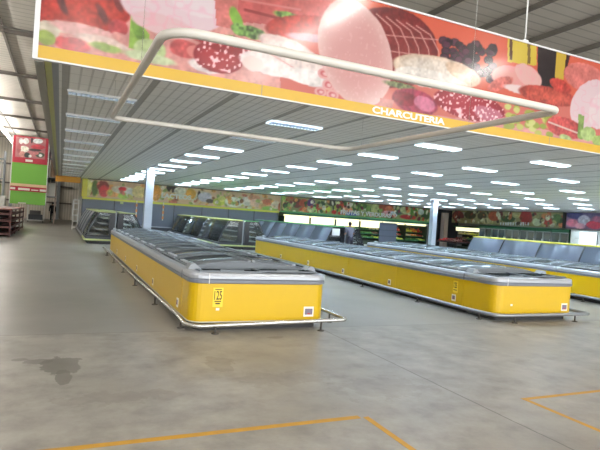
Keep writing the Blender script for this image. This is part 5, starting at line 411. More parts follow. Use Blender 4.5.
# ------------------------------------------------------------------ freezer islands
ISW = 2.165; LU = 2.4
def lid_line(n=10, off=0.): return [(-.43+.94*i/n, .845+off+.125*math.sin(PI/2*(i/n))**.75) for i in range(n+1)]
def make_long():
    """chest freezer, outer face at -x, y from 0 to LU"""
    t = thing('chest_freezer', '', 'freezer', group='chest freezers'); h = ISW/4; L = LU-.012
    B_(-h+.12, h-.005, .03, L-.03, 0, .125).build('plinth', M['plinth'], t)
    MB().box(-h, -h+.05, 0, L, .14, .69).box(h-.045, h-.005, 0, L, .14, .83).box(-h+.05, h-.045, 0, .04, .14, .83).box(-h+.05, h-.045, L-.04, L, .14, .83).build('side_panel', M['yellow'], t)
    B_(-h-.012, h-.005, 0, L, .126, .139).build('lower_trim', M['trimw'], t)
    MB().prism([(-h+.05, .69), (-h-.012, .692), (-h-.022, .70), (-h-.022, .742), (-h-.008, .75), (-h+.05, .75)], 0, L).build('bumper', M['bumper'], t)
    MB().prism([(-h+.05, .751), (-h-.01, .752), (-h-.016, .76), (-h-.016, .80), (-h+.0, .835), (-h+.03, .845), (-h+.10, .845), (-h+.10, .80), (-h+.05, .80)], 0, L).build('rim', M['alu'], t)
    MB().box(-h+.055, h-.05, .05, L-.05, .3, .31).box(-h+.055, -h+.06, .05, L-.05, .31, .8).box(h-.055, h-.05, .05, L-.05, .31, .8).box(-h+.06, h-.055, .045, .05, .31, .8).box(-h+.06, h-.055, L-.05, L-.045, .31, .8).build('liner', M['liner'], t)
    b = MB()
    for i in range(1, 4): b.box(-h+.07, h-.06, L*i/4-.004, L*i/4+.004, .311, .68)
    b.build('basket_divider', M['lidframe'], t)
    line = lid_line()
    for q, (a, c) in enumerate([(.05, L/2+.03), (L/2-.03, L-.05)]):
        ln = lid_line(off=.014*q)
        g = MB().sheet(ln, a, c, .005).build('lid', M['lid'], t)
        up = [(x, z+.005) for x, z in ln]; MB().sheet(up, a-.004, a+.02, .01).sheet(up, c-.02, c+.004, .014).box(up[0][0]-.012, up[0][0]+.02, a, c, up[0][1]-.004, up[0][1]+.02).box(up[-1][0]-.02, up[-1][0], a, c, up[-1][1]-.004, up[-1][1]+.012).build('lid_frame', M['lidbar'], g)
        MB().box(-h+.14, -h+.20, a+.3, c-.3, ln[0][1]+.028, ln[0][1]+.052).build('lid_handle', M['alu'], g)
    for y, nm in ((.0, 'end_gusset'), (L-.05, 'end_gusset')):
        MB().prism([(-h+.1, .80)]+[(x, z-.002) for x, z in line]+[(h-.05, .80)], y, y+.045).build(nm, M['lidbar'], t)
    MB().box(h-.06, h-.005, .0, L, .958, .985).build('centre_rail', M['lidframe'], t)
    lb = MB().box(-h-.006, -h, .2, .32, .2, .34).build('energy_label', M['label'], t)
    MB().box(-h-.009, -h-.006, .22, .30, .235, .315).box(-h-.0095, -h-.009, .235, .27, .25, .262, 1).build('label_print', [M['lgrey'], M['lred']], lb)
    return t
def rr(hx, y0, y1, r, off, z):
    """rounded-front rectangle, shrunk by off; front corners rounded"""
    r = max(.02, r-off); a = hx-off; f = y0+off; bk = y1; P = []
    for i in range(7): th = math.radians(180+90*i/6); P.append((-a+r+r*math.cos(th), f+r+r*math.sin(th), z))
    for i in range(7): th = math.radians(270+90*i/6); P.append((a-r+r*math.cos(th), f+r+r*math.sin(th), z))
    P += [(a, bk, z), (-a, bk, z)]; return P
def make_cap(D, number):
    t = thing('end_freezer', '', 'freezer', group='end freezers'); hx = ISW/2; R = .2; D2 = D-.012
    MB().rings([rr(hx, 0, D2-.02, R, .1, 0), rr(hx, 0, D2-.02, R, .1, .125)], 0, True, True).build('plinth', M['plinth'], t)
    MB().rings([rr(hx, 0, D2, R, 0, .14), rr(hx, 0, D2, R, 0, .69), rr(hx, 0, D2-.04, R, .05, .69), rr(hx, 0, D2-.04, R, .05, .14)], cyc=True).build('side_panel', M['yellow'], t)
    MB().rings([rr(hx, 0, D2, R, -.012, .126), rr(hx, 0, D2, R, -.012, .139)], 0, True, True).build('lower_trim', M['trimw'], t)
    MB().rings([rr(hx, 0, D2, R, o, z) for o, z in [(.05, .69), (-.012, .691), (-.024, .70), (-.024, .745), (-.008, .752), (.05, .752)]], cyc=True).build('bumper', M['bumper'], t)
    MB().rings([rr(hx, 0, D2-o*.3-.001, R, o, z) for o, z in [(.05, .753), (-.01, .754), (-.018, .762), (-.018, .803), (.0, .838), (.03, .846), (.13, .846), (.13, .80), (.05, .80)]], cyc=True).build('rim', M['alu'], t)
    MB().rings([rr(hx, 0, D2-.05, R, .06, .8), rr(hx, 0, D2-.05, R, .06, .31), ], 0, False, True).build('liner', M['liner'], t)
    for s in (-1, 1):
        xa, xb = (-hx+.16, .02) if s < 0 else (-.02, hx-.16); z = .85 if s < 0 else .866
        g = B_(xa, xb, .14, D2-.12, z, z+.005).build('lid', M['capglass'], t)
        MB().box(xa-.02, xa+.03, .12, D2-.1, z-.004, z+.014).box(xb-.03, xb+.02, .12, D2-.1, z-.004, z+.014).box(xa+.03, xb-.03, .12, .15, z-.004, z+.014).box(xa+.03, xb-.03, D2-.13, D2-.1, z-.004, z+.014).build('lid_frame', M['lidbar'], g)
        MB().box((xa+xb)/2-.18, (xa+xb)/2+.18, .13, .16, z+.014, z+.03).build('lid_handle', M['lidbar'], g)
        MB().prism([(s*(hx-.02), .846), (s*(hx-.24), .846), (s*(hx-.12), .94), (s*(hx-.06), .93)], D2-.2, D2-.01).build('corner_housing', M['lidframe'], t)
    MB().prism([(-hx+.1, .846)]+[(-hx+.1+(2*hx-.2)*i/16, (.846+.105*math.sin(PI*i/16)**.6)) for i in range(1, 16)]+[(hx-.1, .846)], D2-.03, D2-.005).build('back_rail', M['lidbar'], t)
    lb = B_(hx-.30, hx-.13, -.006, 0, .19, .345).build('energy_label', M['label'], t)
    lb.location = (-.08, -.001, 0)
    MB().box(hx-.28, hx-.15, -.0085, -.006, .22, .315).box(hx-.235, hx-.19, -.0095, -.0085, .225, .242, 1).build('label_print', [M['lgrey'], M['lred']], lb)
    if number:
        pl = B_(-hx+.32, -hx+.47, -.004, 0, .35, .63).build('number_label', M['paleyellow'], t)
        text_mesh('number_print', '125', M['ink'], .115, .13, pl, (-hx+.395, -.006, .52), (PI/2, 0, 0), .01, .003)
        MB().box(-hx+.345, -hx+.445, -.006, -.004, .60, .612).box(-hx+.345, -hx+.445, -.006, -.004, .425, .44).box(-hx+.36, -hx+.43, -.006, -.004, .39, .41).build('print_bar', M['ink'], pl)
    st = B_(-hx+.375, -hx+.425, -.004, 0, .30, .335).build('price_sticker', M['label'], t)
    B_(-hx+.24, -hx+.25, -.026, -.022, .69, .84).build('rim_joint', M['white'], t)
    B_(-hx-.027, -hx-.0235, D2-.02, D2-.004, .69, .82).build('corner_joint', M['dark'], t)
    return t
lp, lu = make_long(), []
islands = [('left', 2.848, 7.40, .6), ('middle', 8.775, 7.55, .92), ('right', 14.2, 7.5, .8)]
for n, (nm, cx, yf, D) in enumerate(islands):
    cap = make_cap(D, nm == 'left'); cap.location = (cx, yf, 0); cap['label'] = 'rounded yellow end freezer with flat lids closing the front of the %s freezer island' % nm
    far = copy_tree(cap)
    for ch in [c for c in far.children if c.name.startswith('number_label')]:
        for c2 in list(ch.children): bpy.data.objects.remove(c2)
        bpy.data.objects.remove(ch)
    far.name = 'end_freezer';  far.location = (cx, yf+2*D+5*LU, 0); far.rotation_euler = (0, 0, PI); far['label'] = 'rounded yellow end freezer closing the far back end of the %s freezer island' % nm
    for k in range(5):
        ys = yf+D+LU*k
        place(lp, lu, (cx-ISW/4-.003, ys, 0), 0, 'yellow chest freezer, %s behind the end freezer, left row of %s island' % (ORD[k], nm))
        place(lp, lu, (cx+ISW/4+.003, ys+LU-.012, 0), PI, 'yellow chest freezer, %s behind the end freezer, right row of %s island' % (ORD[k], nm))

mid = lu[10]; hq = ISW/4                     # number label on the first side freezer of the middle island
pl = B_(-hq-.004, -hq, .16, .30, .38, .63).build('number_label', M['paleyellow'], mid)
text_mesh('number_print', '125', M['ink'], .1, .12, pl, (-hq-.006, .23, .54), (PI/2, 0, -PI/2), .01, .003)
B_(-hq-.006, -hq-.004, .18, .28, .43, .445).build('print_bar', M['ink'], pl)

# bumper rails on posts round each island
def rail(nm, bend, cx, yf, D, xl, xr, yfr, zl, zr, r, mt):
    yb = yf+2*D+5*LU+.3; h = (xl+xr)/2
    t = thing('bumper_rail', 'low %s bumper rail on posts around the %s freezer island' % ('shiny pipe' if nm == 'left' else 'grey steel', nm), 'bumper rail', (h, yfr, 0))
    p = [(xl-.04, yb, .17), (xl, yf+5, .165), (xl+.1*bend, yf+.6, .14)]+[(a, b, zl) for a, b, _ in arc(xl+.1*bend+.24, yfr+.24, .24, 180, 270, 0)]+[(a, b, zr) for a, b, _ in arc(xr-.1, yfr+.1, .1, 270, 360, 0)]+[(xr, yf+1.2, .17), (xr, yb, .17)]
    o = MB().tube(p, r, 12).build('rail', M[mt]); inv(o, t)
    pts = [(xl+.1*bend, yfr+.42, zl+.02), (xl+.5, yfr, zl), (xr-.46, yfr, zr), (xr, yfr+.6, .17)]+[(xl+.045*bend*(k < 1)-.04*(k > 2)*(k-2)/3, yf+2.2+k*2.4, .165) for k in range(5)]+[(xr, yf+2.2+k*2.4, .17) for k in range(5)]
    for (x, y, z) in pts:
        b = MB().tube([(x, y, .008), (x, y, z-r*.5)], .014, 8).lathe([(.055, 0), (.055, .008), (.03, .014), (.014, .02)], x, y, 12)
        o = b.build('post', M['foot']); inv(o, t)
rail('left', 1, 2.848, 7.40, .6, 1.6, 4.24, 7.22, .115, .165, .03, 'steel')
rail('middle', 0, 8.775, 7.55, .92, 7.53, 10.15, 7.38, .15, .15, .034, 'railgrey')
rail('right', 0, 14.2, 7.5, .8, 13.0, 15.55, 7.32, .15, .15, .034, 'railgrey')

# ------------------------------------------------------------------ refrigerated display cases (back-to-back rows)
LC = 2.5
def case_line(n=12): return [(-.6+.5*(.8*i/n+.2*(1-math.cos(PI/2*i/n))), .34+1.08*(.72*i/n+.28*math.sin(PI/2*i/n))) for i in range(n+1)]
def make_case(front, can, end, LC):
    """front at -x, y from 0 to LC"""
    t = thing('display_case', '', 'display case'); L = LC-.012; ln = case_line()
    B_(-.52, .6, .02, L-.02, 0, .12).build('plinth', M['plinth'], t)
    MB().box(-.62, .6, 0, L, .13, .33).build('base', M['dark'], t)
    MB().prism([(-.62, .15), (-.67, .16), (-.67, .22), (-.62, .24)], 0, L).build('bumper', M['canP' if end else 'bumper'] if can != 'canG' else M['bumper'], t)
    B_(-.58, .5, .01, L-.01, .331, .37).build('deck', M['shelf'], t)
    B_(.5, .6, 0, L, .331, 1.39).build('back_panel', M['caseback'], t)
    for z, w in ((.62, .62), (.88, .5), (1.13, .4)): B_(.5-w, .499, .02, L-.02, z, z+.025).build('shelf', M['shelf'], t)
    MB().prism([(-.1, 1.40), (-.13, 1.425), (-.13, 1.455), (.56, 1.475), (.6, 1.45), (.6, 1.40)], 0, L).build('canopy', M[can], t)
    if front == 'glass': MB().tube([(-.02, .1, 1.375), (-.02, L-.1, 1.375)], .014, 8).build('case_lamp', M['caselamp'], t)
    if front == 'glass':
        g = MB().sheet(ln, .03, L-.03, .008).build('front_glass', M['cglass'], t)
    else:
        g = MB().sheet(ln, .03, L-.03, .012).build('grey_front', M['blind'], t)  # opaque grey sheet stands in for reflections on the slanted glass
    for ya, yb_ in ((0, .03), (L-.03, L)): MB().sheet([(x-.004, z+.003) for x, z in ln], ya, yb_, .02).build('front_arch', M['black' if L < 4 else 'bumper'], t)
    if end:
        inn = [(x+.045+.01*i/12, z-.045*(i/12)) for i, (x, z) in enumerate(ln)]
        b = MB(); n = len(ln)
        for i in range(n-1): b.prism([ln[i], ln[i+1], inn[i+1], inn[i]], -.02, .02)
        b.prism([ln[-1], (.6, 1.42), (.6, 1.33), inn[-1]], -.02, .02).prism([(-.6, .33), (.6, .33), (.6, .40), (-.56, .40)], -.02, .02).prism([(.36, .40), (.6, .40), (.6, 1.34), (.36, 1.34)], -.02, .02)
        e = b.build('end_panel', M['black'], t)
        MB().prism([(-.545, .40)]+inn[1:]+[(.36, 1.36), (.36, .40)], -.004, .004).build('end_glass', M['cglass'], e)
        B_(.6, .655, -.03, .03, .14, 1.5).build('end_post', M['lidframe'], t); MB().box(-.66, 1.9, -.07, -.022, .15, .22).build('end_bumper', M['canP'], t)
    return t
cases = {}
def case(front, can, end, LC, loc, rz, lb):
    k = (front, can, end, LC)
    if k not in cases: cases[k] = (make_case(*k), [])
    return place(cases[k][0], cases[k][1], loc, rz, lb, 'refrigerated display cases')
for nm, cx, fl, canl, fr_, canr, n_, LC in [('left', 2.36, 'glass', 'canP', 'glass', 'canP', 5, 2.5), ('middle', 8.38, 'glass', 'canV', 'glass', 'canG', 3, 4.15), ('right', 14.2, 'blind', 'canG', 'glass', 'canG', 6, 2.08)]:
    for k in range(n_):
        y = 25+LC*k
        case('blind' if (nm == 'left' and k) else fl, canl, k == 0, LC, (cx-.66, y, 0), 0, '%s display case, %s from near end, left row of %s case island' % ('slanted glass' if fl == 'glass' and (nm != 'left' or not k) else 'grey fronted', ORD[k], nm))
        case(fr_, canr, False, LC, (cx+.66, y+LC-.012, 0), PI, 'slanted glass display case, %s from near end, right row of %s case island' % (ORD[k], nm))
    # end panel of the right-hand row, near end
    t = thing('case_end_panel', 'black framed glass end of the right row of the %s case island' % nm, 'case end', (cx+.66, 24.985, 0), 0, 'case ends')
    ln = [(-x, z) for x, z in case_line()]; inn = [(-(x+.045+.01*i/12), z-.045*(i/12)) for i, (x, z) in enumerate(case_line())]; b = MB()
    for i in range(len(ln)-1): b.prism([ln[i], ln[i+1], inn[i+1], inn[i]], -.02, .012)
    b.prism([ln[-1], (-.6, 1.42), (-.6, 1.33), inn[-1]], -.02, .012).prism([(.6, .33), (-.6, .33), (-.6, .40), (.56, .40)], -.02, .012).prism([(-.36, .40), (-.6, .40), (-.6, 1.34), (-.36, 1.34)], -.02, .012)
    b.box(-.6, .6, -.02, .012, 0, .33)
    b.build('end_frame', M['black'], t); MB().prism([(.545, .40)]+inn[1:]+[(-.36, 1.36), (-.36, .40)], -.004, .004).build('end_glass', M['cglass'], t)
LC = 2.08
for k in range(7):                                    # a fourth run, behind the right freezer island
    case('blind', 'canY', False, LC, (19.1, 18.4-LC*k, 0), 0, 'grey fronted display case with yellow top, %s from far end, right of all freezers' % ORD[k])
tag(B_(13.34, 13.80, 24.925, 24.95, .96, 1.34).build('paper_sign', M['paper']), 'white paper sign on the end of the right case island', 'sign')

# ------------------------------------------------------------------ dairy wall
def make_chiller():
    t = thing('wall_chiller', '', 'wall chiller', group='wall chillers under the dairy mural'); L = 2.04
    B_(0, L, .1, .98, 0, .14).build('plinth', M['plinth'], t); B_(0, L, .0, .98, .145, .42).build('base', M['dark'], t)
    B_(0, L, .12, .98, .421, 2.12).build('body', M['caseback'], t)
    b = B_(.05, L-.02, .07, .115, .43, 2.02).build('grey_front', M['blind2'], t)  # the chiller's closed night blind
    B_(.05, L-.02, .05, .075, .43, .5).build('blind_handle', M['alu'], b)
    B_(0, .045, .06, .118, .43, 2.1).build('side_frame', M['dark'], t)
    MB().prism([(0, 2.1), (L, 2.1), (L, 2.24), (0, 2.24)], -.06, .1).build('top_rail', M['canY'], t)
    return t
wc, wu = make_chiller(), []
for k in range(7): place(wc, wu, (1.35+2.05*k, 38.42, 0), 0, 'grey blind wall chiller under the dairy mural, %s from the left' % ORD[k])
dm = thing('mural_sign', 'dairy wall mural of desserts and cheese with yellow left end and white LACTEOS letters', 'sign', (8.5, 38.4, 2.25))
o = picture('printed_picture', 1.62, 15.75, 2.26, 3.44, 22, (222, 186, 150), ART_DAIRY, lambda X, Z: np.stack([X, np.full_like(X, 38.4), Z], -1), M['mural'], k=.5, seed=9); inv(o, dm)
o = MB().box(1.3, 1.62, 38.38, 39.4, 2.25, 3.46).build('yellow_end', M['canY']); inv(o, dm)
o = B_(1.62, 15.75, 38.37, 38.45, 3.44, 3.495).build('top_trim', M['beam']); inv(o, dm)
o = text_mesh('lettering', 'LACTEOS', M['white'], 2.15, .34, None, (7.62, 38.385, 2.74), (PI/2, 0, 0), .05, .01); inv(o, dm)
for x, n in ((4.88, 'left'), (6.72, 'right')):
    t = thing('hanging_price_strip', 'narrow hanging strip of white and orange price cards, %s of the two near the column' % n, 'price strip', (x, 38.3, .95))
    o = B_(x-.03, x+.03, 38.3, 38.315, .95, 2.24).build('backing_strip', M['label']); inv(o, t)
    for i in range(3): o = B_(x-.06, x+.06, 38.285, 38.3, 1.05+.38*i, 1.25+.38*i).build('price_card', M['tagorange']); inv(o, t)
tag(MB().box(3.78, 3.98, 38.27, 38.29, 1.92, 2.12).tube([(3.88, 38.28, 2.1), (3.88, 38.3, 2.3)], .006, 5).build('hanging_tag', M['canP']), 'small pale green tag hanging from the yellow rail of the dairy wall', 'tag')
# white ladder-like rack at the end of the dairy wall
t = thing('wire_rack', 'tall narrow white rack at the left end of the dairy wall', 'rack', (.98, 38.2, 0))
for x in (-.16, .16):
    B_(x-.025, x+.025, -.03, .03, 0, 2.0).build('upright', M['white'], t); B_(x-.025, x+.025, .5, .56, 0, 2.0).build('upright', M['white'], t)
for z in (.12, .52, .92, 1.32, 1.72, 1.95): MB().box(-.135, .135, -.02, .55, z, z+.06).build('shelf', M['white'], t)

# ------------------------------------------------------------------ produce department
rnd = random.Random(4)
def heap(name, x0, x1, y0, y1, z, mts, axis, label, n=150, h=.14):
    """a heap of loose produce nobody could count from here"""
    b = MB()
    for i in range(n):
        a = rnd.random(); d = rnd.random(); r = .045+.03*rnd.random(); zz = z+r*.9+h*rnd.random()*d
        x = x0+(x1-x0)*(a if axis == 'x' else d); y = y0+(y1-y0)*(d if axis == 'x' else a)
        mi = int(a*len(mts)) if rnd.random() < .85 else rnd.randrange(len(mts)); b.ball((x, y, zz), r, 6, 4, mi, .9)
    o = tag(b.build(name, [M[m] for m in mts]), label, 'produce'); o['kind'] = 'stuff'; return o
def make_produce(head):
    t = thing('produce_stand', '', 'produce stand', group='lit produce stands'); L = 2.3
    B_(0, L, .1, 1.3, 0, .3).build('plinth', M['pdark'], t); B_(0, L, 1.2, 1.3, .301, 2.1).build('back_panel', M['pdark'], t)
    for i, z in enumerate((.5, .85, 1.2)): MB().prism([(.02, z), (L-.02, z), (L-.02, z+.05), (.02, z+.05)], .15+.3*i, 1.19).build('shelf', M['green'], t)
    for x in (.0, L-.03): B_(x, x+.03, .12, 1.19, .301, 1.9).build('end_frame', M['pdark'], t)
    hd = MB().box(0, L, .0, 1.3, 2.1, 2.18).box(0, L, -.02, .0, 2.04, 2.18).build('header', M['green'], t)
    if head: B_(.02, L-.02, .3, .34, 1.42 if head == 1 else 1.84, 2.02).build('glow_panel', M['lightbox'], hd)  # emissive panel stands in for a white back lit by tubes
    return t
p1, p2, u1, u2 = make_produce(1), make_produce(2), [], []
kinds = [('leaf', 'onion'), ('onion', 'leaf'), ('leaf', 'lime'), ('leaf', 'leaf', 'onion'), ('leaf', 'lime'), ('lime', 'fruit', 'tomato'), ('lime', 'onion')]
for k in range(6):
    x = 16.0+2.32*k; pl = k < 4
    place(p1 if pl else p2, u1 if pl else u2, (x, 37.9, 0), 0, 'produce stand with %s, %s from the dairy wall' % ('deep lit header' if pl else 'open top shelf', ORD[k]))
    tops = [('leaf', 'onion'), ('onion', 'leaf'), ('leaf', 'lime'), ('leaf', 'onion'), ('lime', 'leaf'), ('lime', 'fruit', 'tomato')][k]
    heap('produce_heap', x+.1, x+2.18, 38.6, 39.05, 1.25, tops if k < 4 else ('lime', 'lime', 'fruit', 'tomato'), 'x', 'heap on the top shelf of the %s produce stand from the dairy wall' % ORD[k], 150, .3)
    heap('produce_heap', x+.1, x+2.18, 38.35, 39.0, .9, ('leaf', 'leaf', 'rootveg') if k < 4 else ('onion', 'fruit', 'tomato'), 'x', 'heap on the middle shelf of the %s produce stand from the dairy wall' % ORD[k], 150, .1)
    heap('produce_heap', x+.1, x+2.18, 38.05, 39.0, .55, ('leaf', 'leaf', 'lime'), 'x', 'heap on the bottom shelf of the %s produce stand from the dairy wall' % ORD[k], 160, .1)
vm = thing('mural_sign', 'fruit and vegetable wall mural with white FRUTAS Y VERDURAS letters', 'sign', (23, 38.4, 2.2))
o = picture('printed_picture', 15.8, 30.9, 2.2, 3.44, 22, (150, 156, 96), ART_PRODUCE, lambda X, Z: np.stack([X, np.full_like(X, 38.4), Z], -1), M['mural'], k=.5, seed=21); inv(o, vm)
o = B_(15.8, 30.9, 38.37, 38.45, 3.44, 3.495).build('top_trim', M['plinth']); inv(o, vm)
o = B_(15.8, 30.9, 38.36, 38.45, 2.19, 2.3).build('green_trim', M['canG']); inv(o, vm)
o = text_mesh('lettering', 'FRUTAS Y VERDURAS', M['white'], 5.0, .36, None, (23.7, 38.39, 2.56), (PI/2, 0, 0), .04, .01); inv(o, vm)
# grey gondola end standing in front of the produce
t = thing('gondola_end', 'dark grey slatted shelving end standing left of the far column', 'shelving', (20.6, 30.4, 0))
B_(-.72, .72, -.3, .5, 0, .14).build('base', M['dark'], t); B_(-.7, .7, .0, .06, .141, 1.88).build('back_panel', M['blind'], t)
for z in (.55, .95, 1.35, 1.75): B_(-.7, .7, -.1, -.001, z, z+.03).build('shelf', M['dark'], t)

# right-hand wall
t = thing('produce_stand', 'bright lit produce stand on the right wall beside the beige pillar', 'produce stand', (32.3, 34.4, 0))
B_(.0, 1.2, 0, 3.0, 0, .3).build('plinth', M['pdark'], t); B_(1.1, 1.2, 0, 3.0, .301, 2.0).build('back_panel', M['pdark'], t)
hd = B_(.0, 1.2, 0, 3.0, 2.0, 2.1).build('header', M['green'], t); B_(.3, .34, .03, 2.97, 1.66, 1.98).build('glow_panel', M['lightbox'], hd)  # panel glow stands in for tube light on a white back
for i, z in enumerate((.5, .9, 1.3)): B_(.1+.2*i, 1.09, .02, 2.98, z, z+.05).build('shelf', M['pdark'], t)
heap('produce_heap', 32.75, 33.2, 34.5, 37.3, 1.35, ('lime', 'onion'), 'y', 'yellow heap on the top shelf of the right wall produce stand', 150, .15)
heap('produce_heap', 32.6, 33.2, 34.5, 37.3, .95, ('lime', 'leaf', 'rootveg'), 'y', 'mixed heap on the middle shelf of the right wall produce stand', 160, .12)
heap('produce_heap', 32.45, 33.2, 34.5, 37.3, .55, ('rootveg', 'rootveg', 'tomato'), 'y', 'brown heap on the lowest shelf of the right wall produce stand', 160, .12)
t = thing('produce_table', 'dark low table of red brown produce in the far right corner', 'produce table', (30.6, 35.4, 0))
B_(-.7, .7, -1.3, 1.3, .62, .72).build('table_top', M['wooddark'], t)
for sx in (-1, 1):
    for sy in (-1, 1): B_(sx*.62-.04, sx*.62+.04, sy*1.2-.04, sy*1.2+.04, 0, .62).build('leg', M['plinth'], t)
heap('produce_heap', 29.98, 31.2, 34.2, 36.6, .72, ('rootveg', 'rootveg', 'tomato'), 'y', 'red brown heap on the dark low produce table', 220, .3)
def make_upright():
    t = thing('upright_freezer', '', 'upright freezer', group='green upright freezers'); L = 1.42
    B_(.05, 1.0, .01, L-.01, 0, .15).build('plinth', M['plinth'], t)
    MB().box(.9, 1.0, 0, L, .151, 2.28).box(.06, .9, 0, .03, .151, 2.05).box(.06, .9, L-.03, L, .151, 2.05).box(.06, .9, .03, L-.03, .151, .3).build('cabinet', M['green'], t)
    B_(.0, .9, 0, L, 2.051, 2.28).build('header', M['green'], t)
    for z in (.7, 1.1, 1.5, 1.85): B_(.2, .89, .035, L-.035, z, z+.02).build('shelf', M['shelf'], t)
    for a, c in ((.02, L/2-.005), (L/2+.005, L-.02)):
        d = MB().box(.0, .05, a, a+.05, .2, 2.04).box(.0, .05, c-.05, c, .2, 2.04).box(.0, .05, a+.05, c-.05, .2, .26).box(.0, .05, a+.05, c-.05, 1.98, 2.04).build('door', M['lidframe'], t)
        B_(.02, .03, a+.05, c-.05, .26, 1.98).build('pane', M['gdoor'], d); B_(-.03, 0, a+.055, a+.075, .8, 1.5).build('handle', M['alu'], d)
    return t
up, uu = make_upright(), []
for k in range(6): place(up, uu, (32.3, 25.55+1.44*k, 0), 0, 'green upright freezer with glass doors, %s from the near end of the green run' % ORD[k])
fm = thing('mural_sign', 'dark wall mural of vegetables over the green upright freezers', 'sign', (32.3, 31.5, 2.35))
o = picture('printed_picture', -37.6, -26.05, 2.36, 3.46, 22, (146, 142, 98), ART_FROZEN, lambda X, Z: np.stack([np.full_like(X, 32.25), -X, Z], -1), M['mural'], k=.5, seed=31, back=(1, 0, 0)); inv(o, fm)
o = B_(32.2, 32.32, 25.85, 26.05, 2.36, 3.47).build('end_trim', M['plinth']); inv(o, fm)
fm = thing('mural_sign', 'blue and pink wall sign over the white fridges at far right', 'sign', (32.3, 22, 2.35))
o = picture('printed_picture', -25.8, -17, 2.36, 3.46, 22, (150, 120, 150), ART_BUTCHER, lambda X, Z: np.stack([np.full_like(X, 32.25), -X, Z], -1), M['mural'], k=.5, seed=41, back=(1, 0, 0)); inv(o, fm)
def make_white():
    t = thing('open_fridge', '', 'open fridge', group='white open fridges'); L = 2.0
    MB().box(.0, 1., 0, L, 0, .5).box(.9, 1., 0, L, .5, 2.3).box(.0, .9, 0, .04, .5, 2.3).box(.0, .9, L-.04, L, .5, 2.3).box(.0, .9, .04, L-.04, 2.2, 2.3).build('cabinet', M['whitefridge'], t)
    B_(.86, .899, .05, L-.05, .55, 2.19).build('glow_panel', M['lightboxw'], t)
    for z in (.9, 1.3, 1.7): B_(.4, .855, .05, L-.05, z, z+.02).build('shelf', M['white'], t)
    return t
wf, wfu = make_white(), []
for k in range(4): place(wf, wfu, (32.3, 23.4-2.02*k, 0), 0, 'white open fridge on the right wall, %s from the green freezers' % ORD[k])

# ------------------------------------------------------------------ left aisle
def make_stand():
    t = thing('display_stand', '', 'display stand', group='wooden display stands'); L = 2.96
    for x in (-1.2, -.04):
        for y in (0, L-.06): B_(x, x+.06, y, y+.06, 0, 1.22).build('post', M['wood'], t)
    MB().box(-1.22, .04, -.02, L+.02, 1.22, 1.28).build('top_board', M['woodtop'], t)
    for z in (.08, .38, .68, .98):
        s = B_(-1.14, -.04, .02, L-.02, z, z+.02).build('shelf', M['wooddark'], t)
        MB().box(-1.2, .03, -.018, 0, z, z+.1).box(.015, .035, 0, L, z, z+.1).box(-1.2, -1.18, 0, L, z, z+.1).build('lip', M['wood'], s)
    B_(-.62, -.58, .05, L-.05, .1, 1.21).build('middle_panel', M['wooddark'], t)
    return t
ds, du = make_stand(), []
for k in range(3): place(ds, du, (-2.0, 27.3+3.05*k, 0), 0, 'red brown wooden display stand at the left edge, %s from the front' % ORD[k])

# pallet rack with a tall green sign on its end
t = thing('pallet_rack', 'tall pallet rack behind the green sign, along the left aisle', 'rack', (-1.75, 46.5, 0))
for y in (.1, 3.2, 6.3, 9.4):
    for x, w_ in ((-1.15, .05), (1.36, .03)): B_(x-w_, x+w_, y-w_, y+w_, 0, 6.6).build('upright', M['beige'], t)
for z in (2.2, 3.7, 5.2):
    B_(-1.1, 1.4, .05, 9.45, z-.06, z).build('deck', M['lidframe'], t)
    for x in (-1.15, 1.36): B_(x-.03, x+.03, .15, 9.35, z-.16, z-.06).build('beam', M['cartonb'], t)
cb = {}
for ti, z in enumerate((2.2, 3.7, 5.2)):
    for k in range(8):
        y = 46.75+1.17*k; mm = ['carton', 'cartong', 'carton', 'cartonb', 'cartong'][(k*2+ti*3) % 5]; hh = .8+.3*((k*7+ti*5) % 3)
        o = MB().box(-.5, .5, 0, 1.05, 0, hh).box(-.05, .05, -.002, 1.052, .0, hh+.002, 1).build('carton', [M[mm], M['label']], bevel=0); o.location = (-.93+.05*((k+ti) % 3), y, z)
        tag(o, '%s carton on the %s level of the pallet rack, %s from its front' % ({'carton': 'white', 'cartong': 'grey', 'cartonb': 'brown'}[mm], ['lower', 'middle', 'top'][ti], ORD[k]), 'carton', 'cartons on the pallet rack')
sg = thing('end_sign', 'tall green sign with red framed photo on top, on the end of the pallet rack', 'sign', (-2.3, 46.3, 1.4))
o = B_(-3.52, -1.06, 46.1, 46.3, 1.42, 4.6).build('green_panel', M['signgreen']); inv(o, sg)
o = B_(-3.52, -1.1, 46.08, 46.3, 4.61, 6.68).build('photo_panel', M['signred']); inv(o, sg); ph = o
q = picture('printed_photo', -3.34, -1.28, 5.02, 6.58, 40, (176, 110, 110), ART_PHOTO, lambda X, Z: np.stack([X, np.full_like(X, 46.065), Z], -1), M['mural'], k=.7, seed=51); q.parent = ph
o = B_(-3.56, -1.03, 46.05, 46.1, 2.42, 2.78).build('red_band', M['signred']); inv(o, sg); rb = o
o = B_(-3.56, -1.03, 46.06, 46.1, 2.8, 3.0).build('cream_band', M['cream']); inv(o, sg)
o = MB().box(-3.54, -3.2, 46.04, 46.05, 2.52, 2.68).box(-3.0, -2.2, 46.04, 46.05, 2.5, 2.66).box(-2.1, -1.6, 46.04, 46.05, 2.52, 2.6).box(-1.5, -1.05, 46.04, 46.05, 2.5, 2.66).build('white_print', M['label']); o.parent = rb
o = B_(-2.62, -2.12, 46.07, 46.08, 4.72, 4.9).build('white_print', M['label']); o.parent = ph
o = B_(-2.95, -2.4, 46.08, 46.1, 1.44, 1.54).build('white_print', M['label']); inv(o, sg)
o = MB().box(-3.58, -3.52, 46.08, 46.3, 1.42, 6.68).box(-1.06, -1.0, 46.08, 46.3, 1.42, 6.68).build('white_edge', M['white']); inv(o, sg)
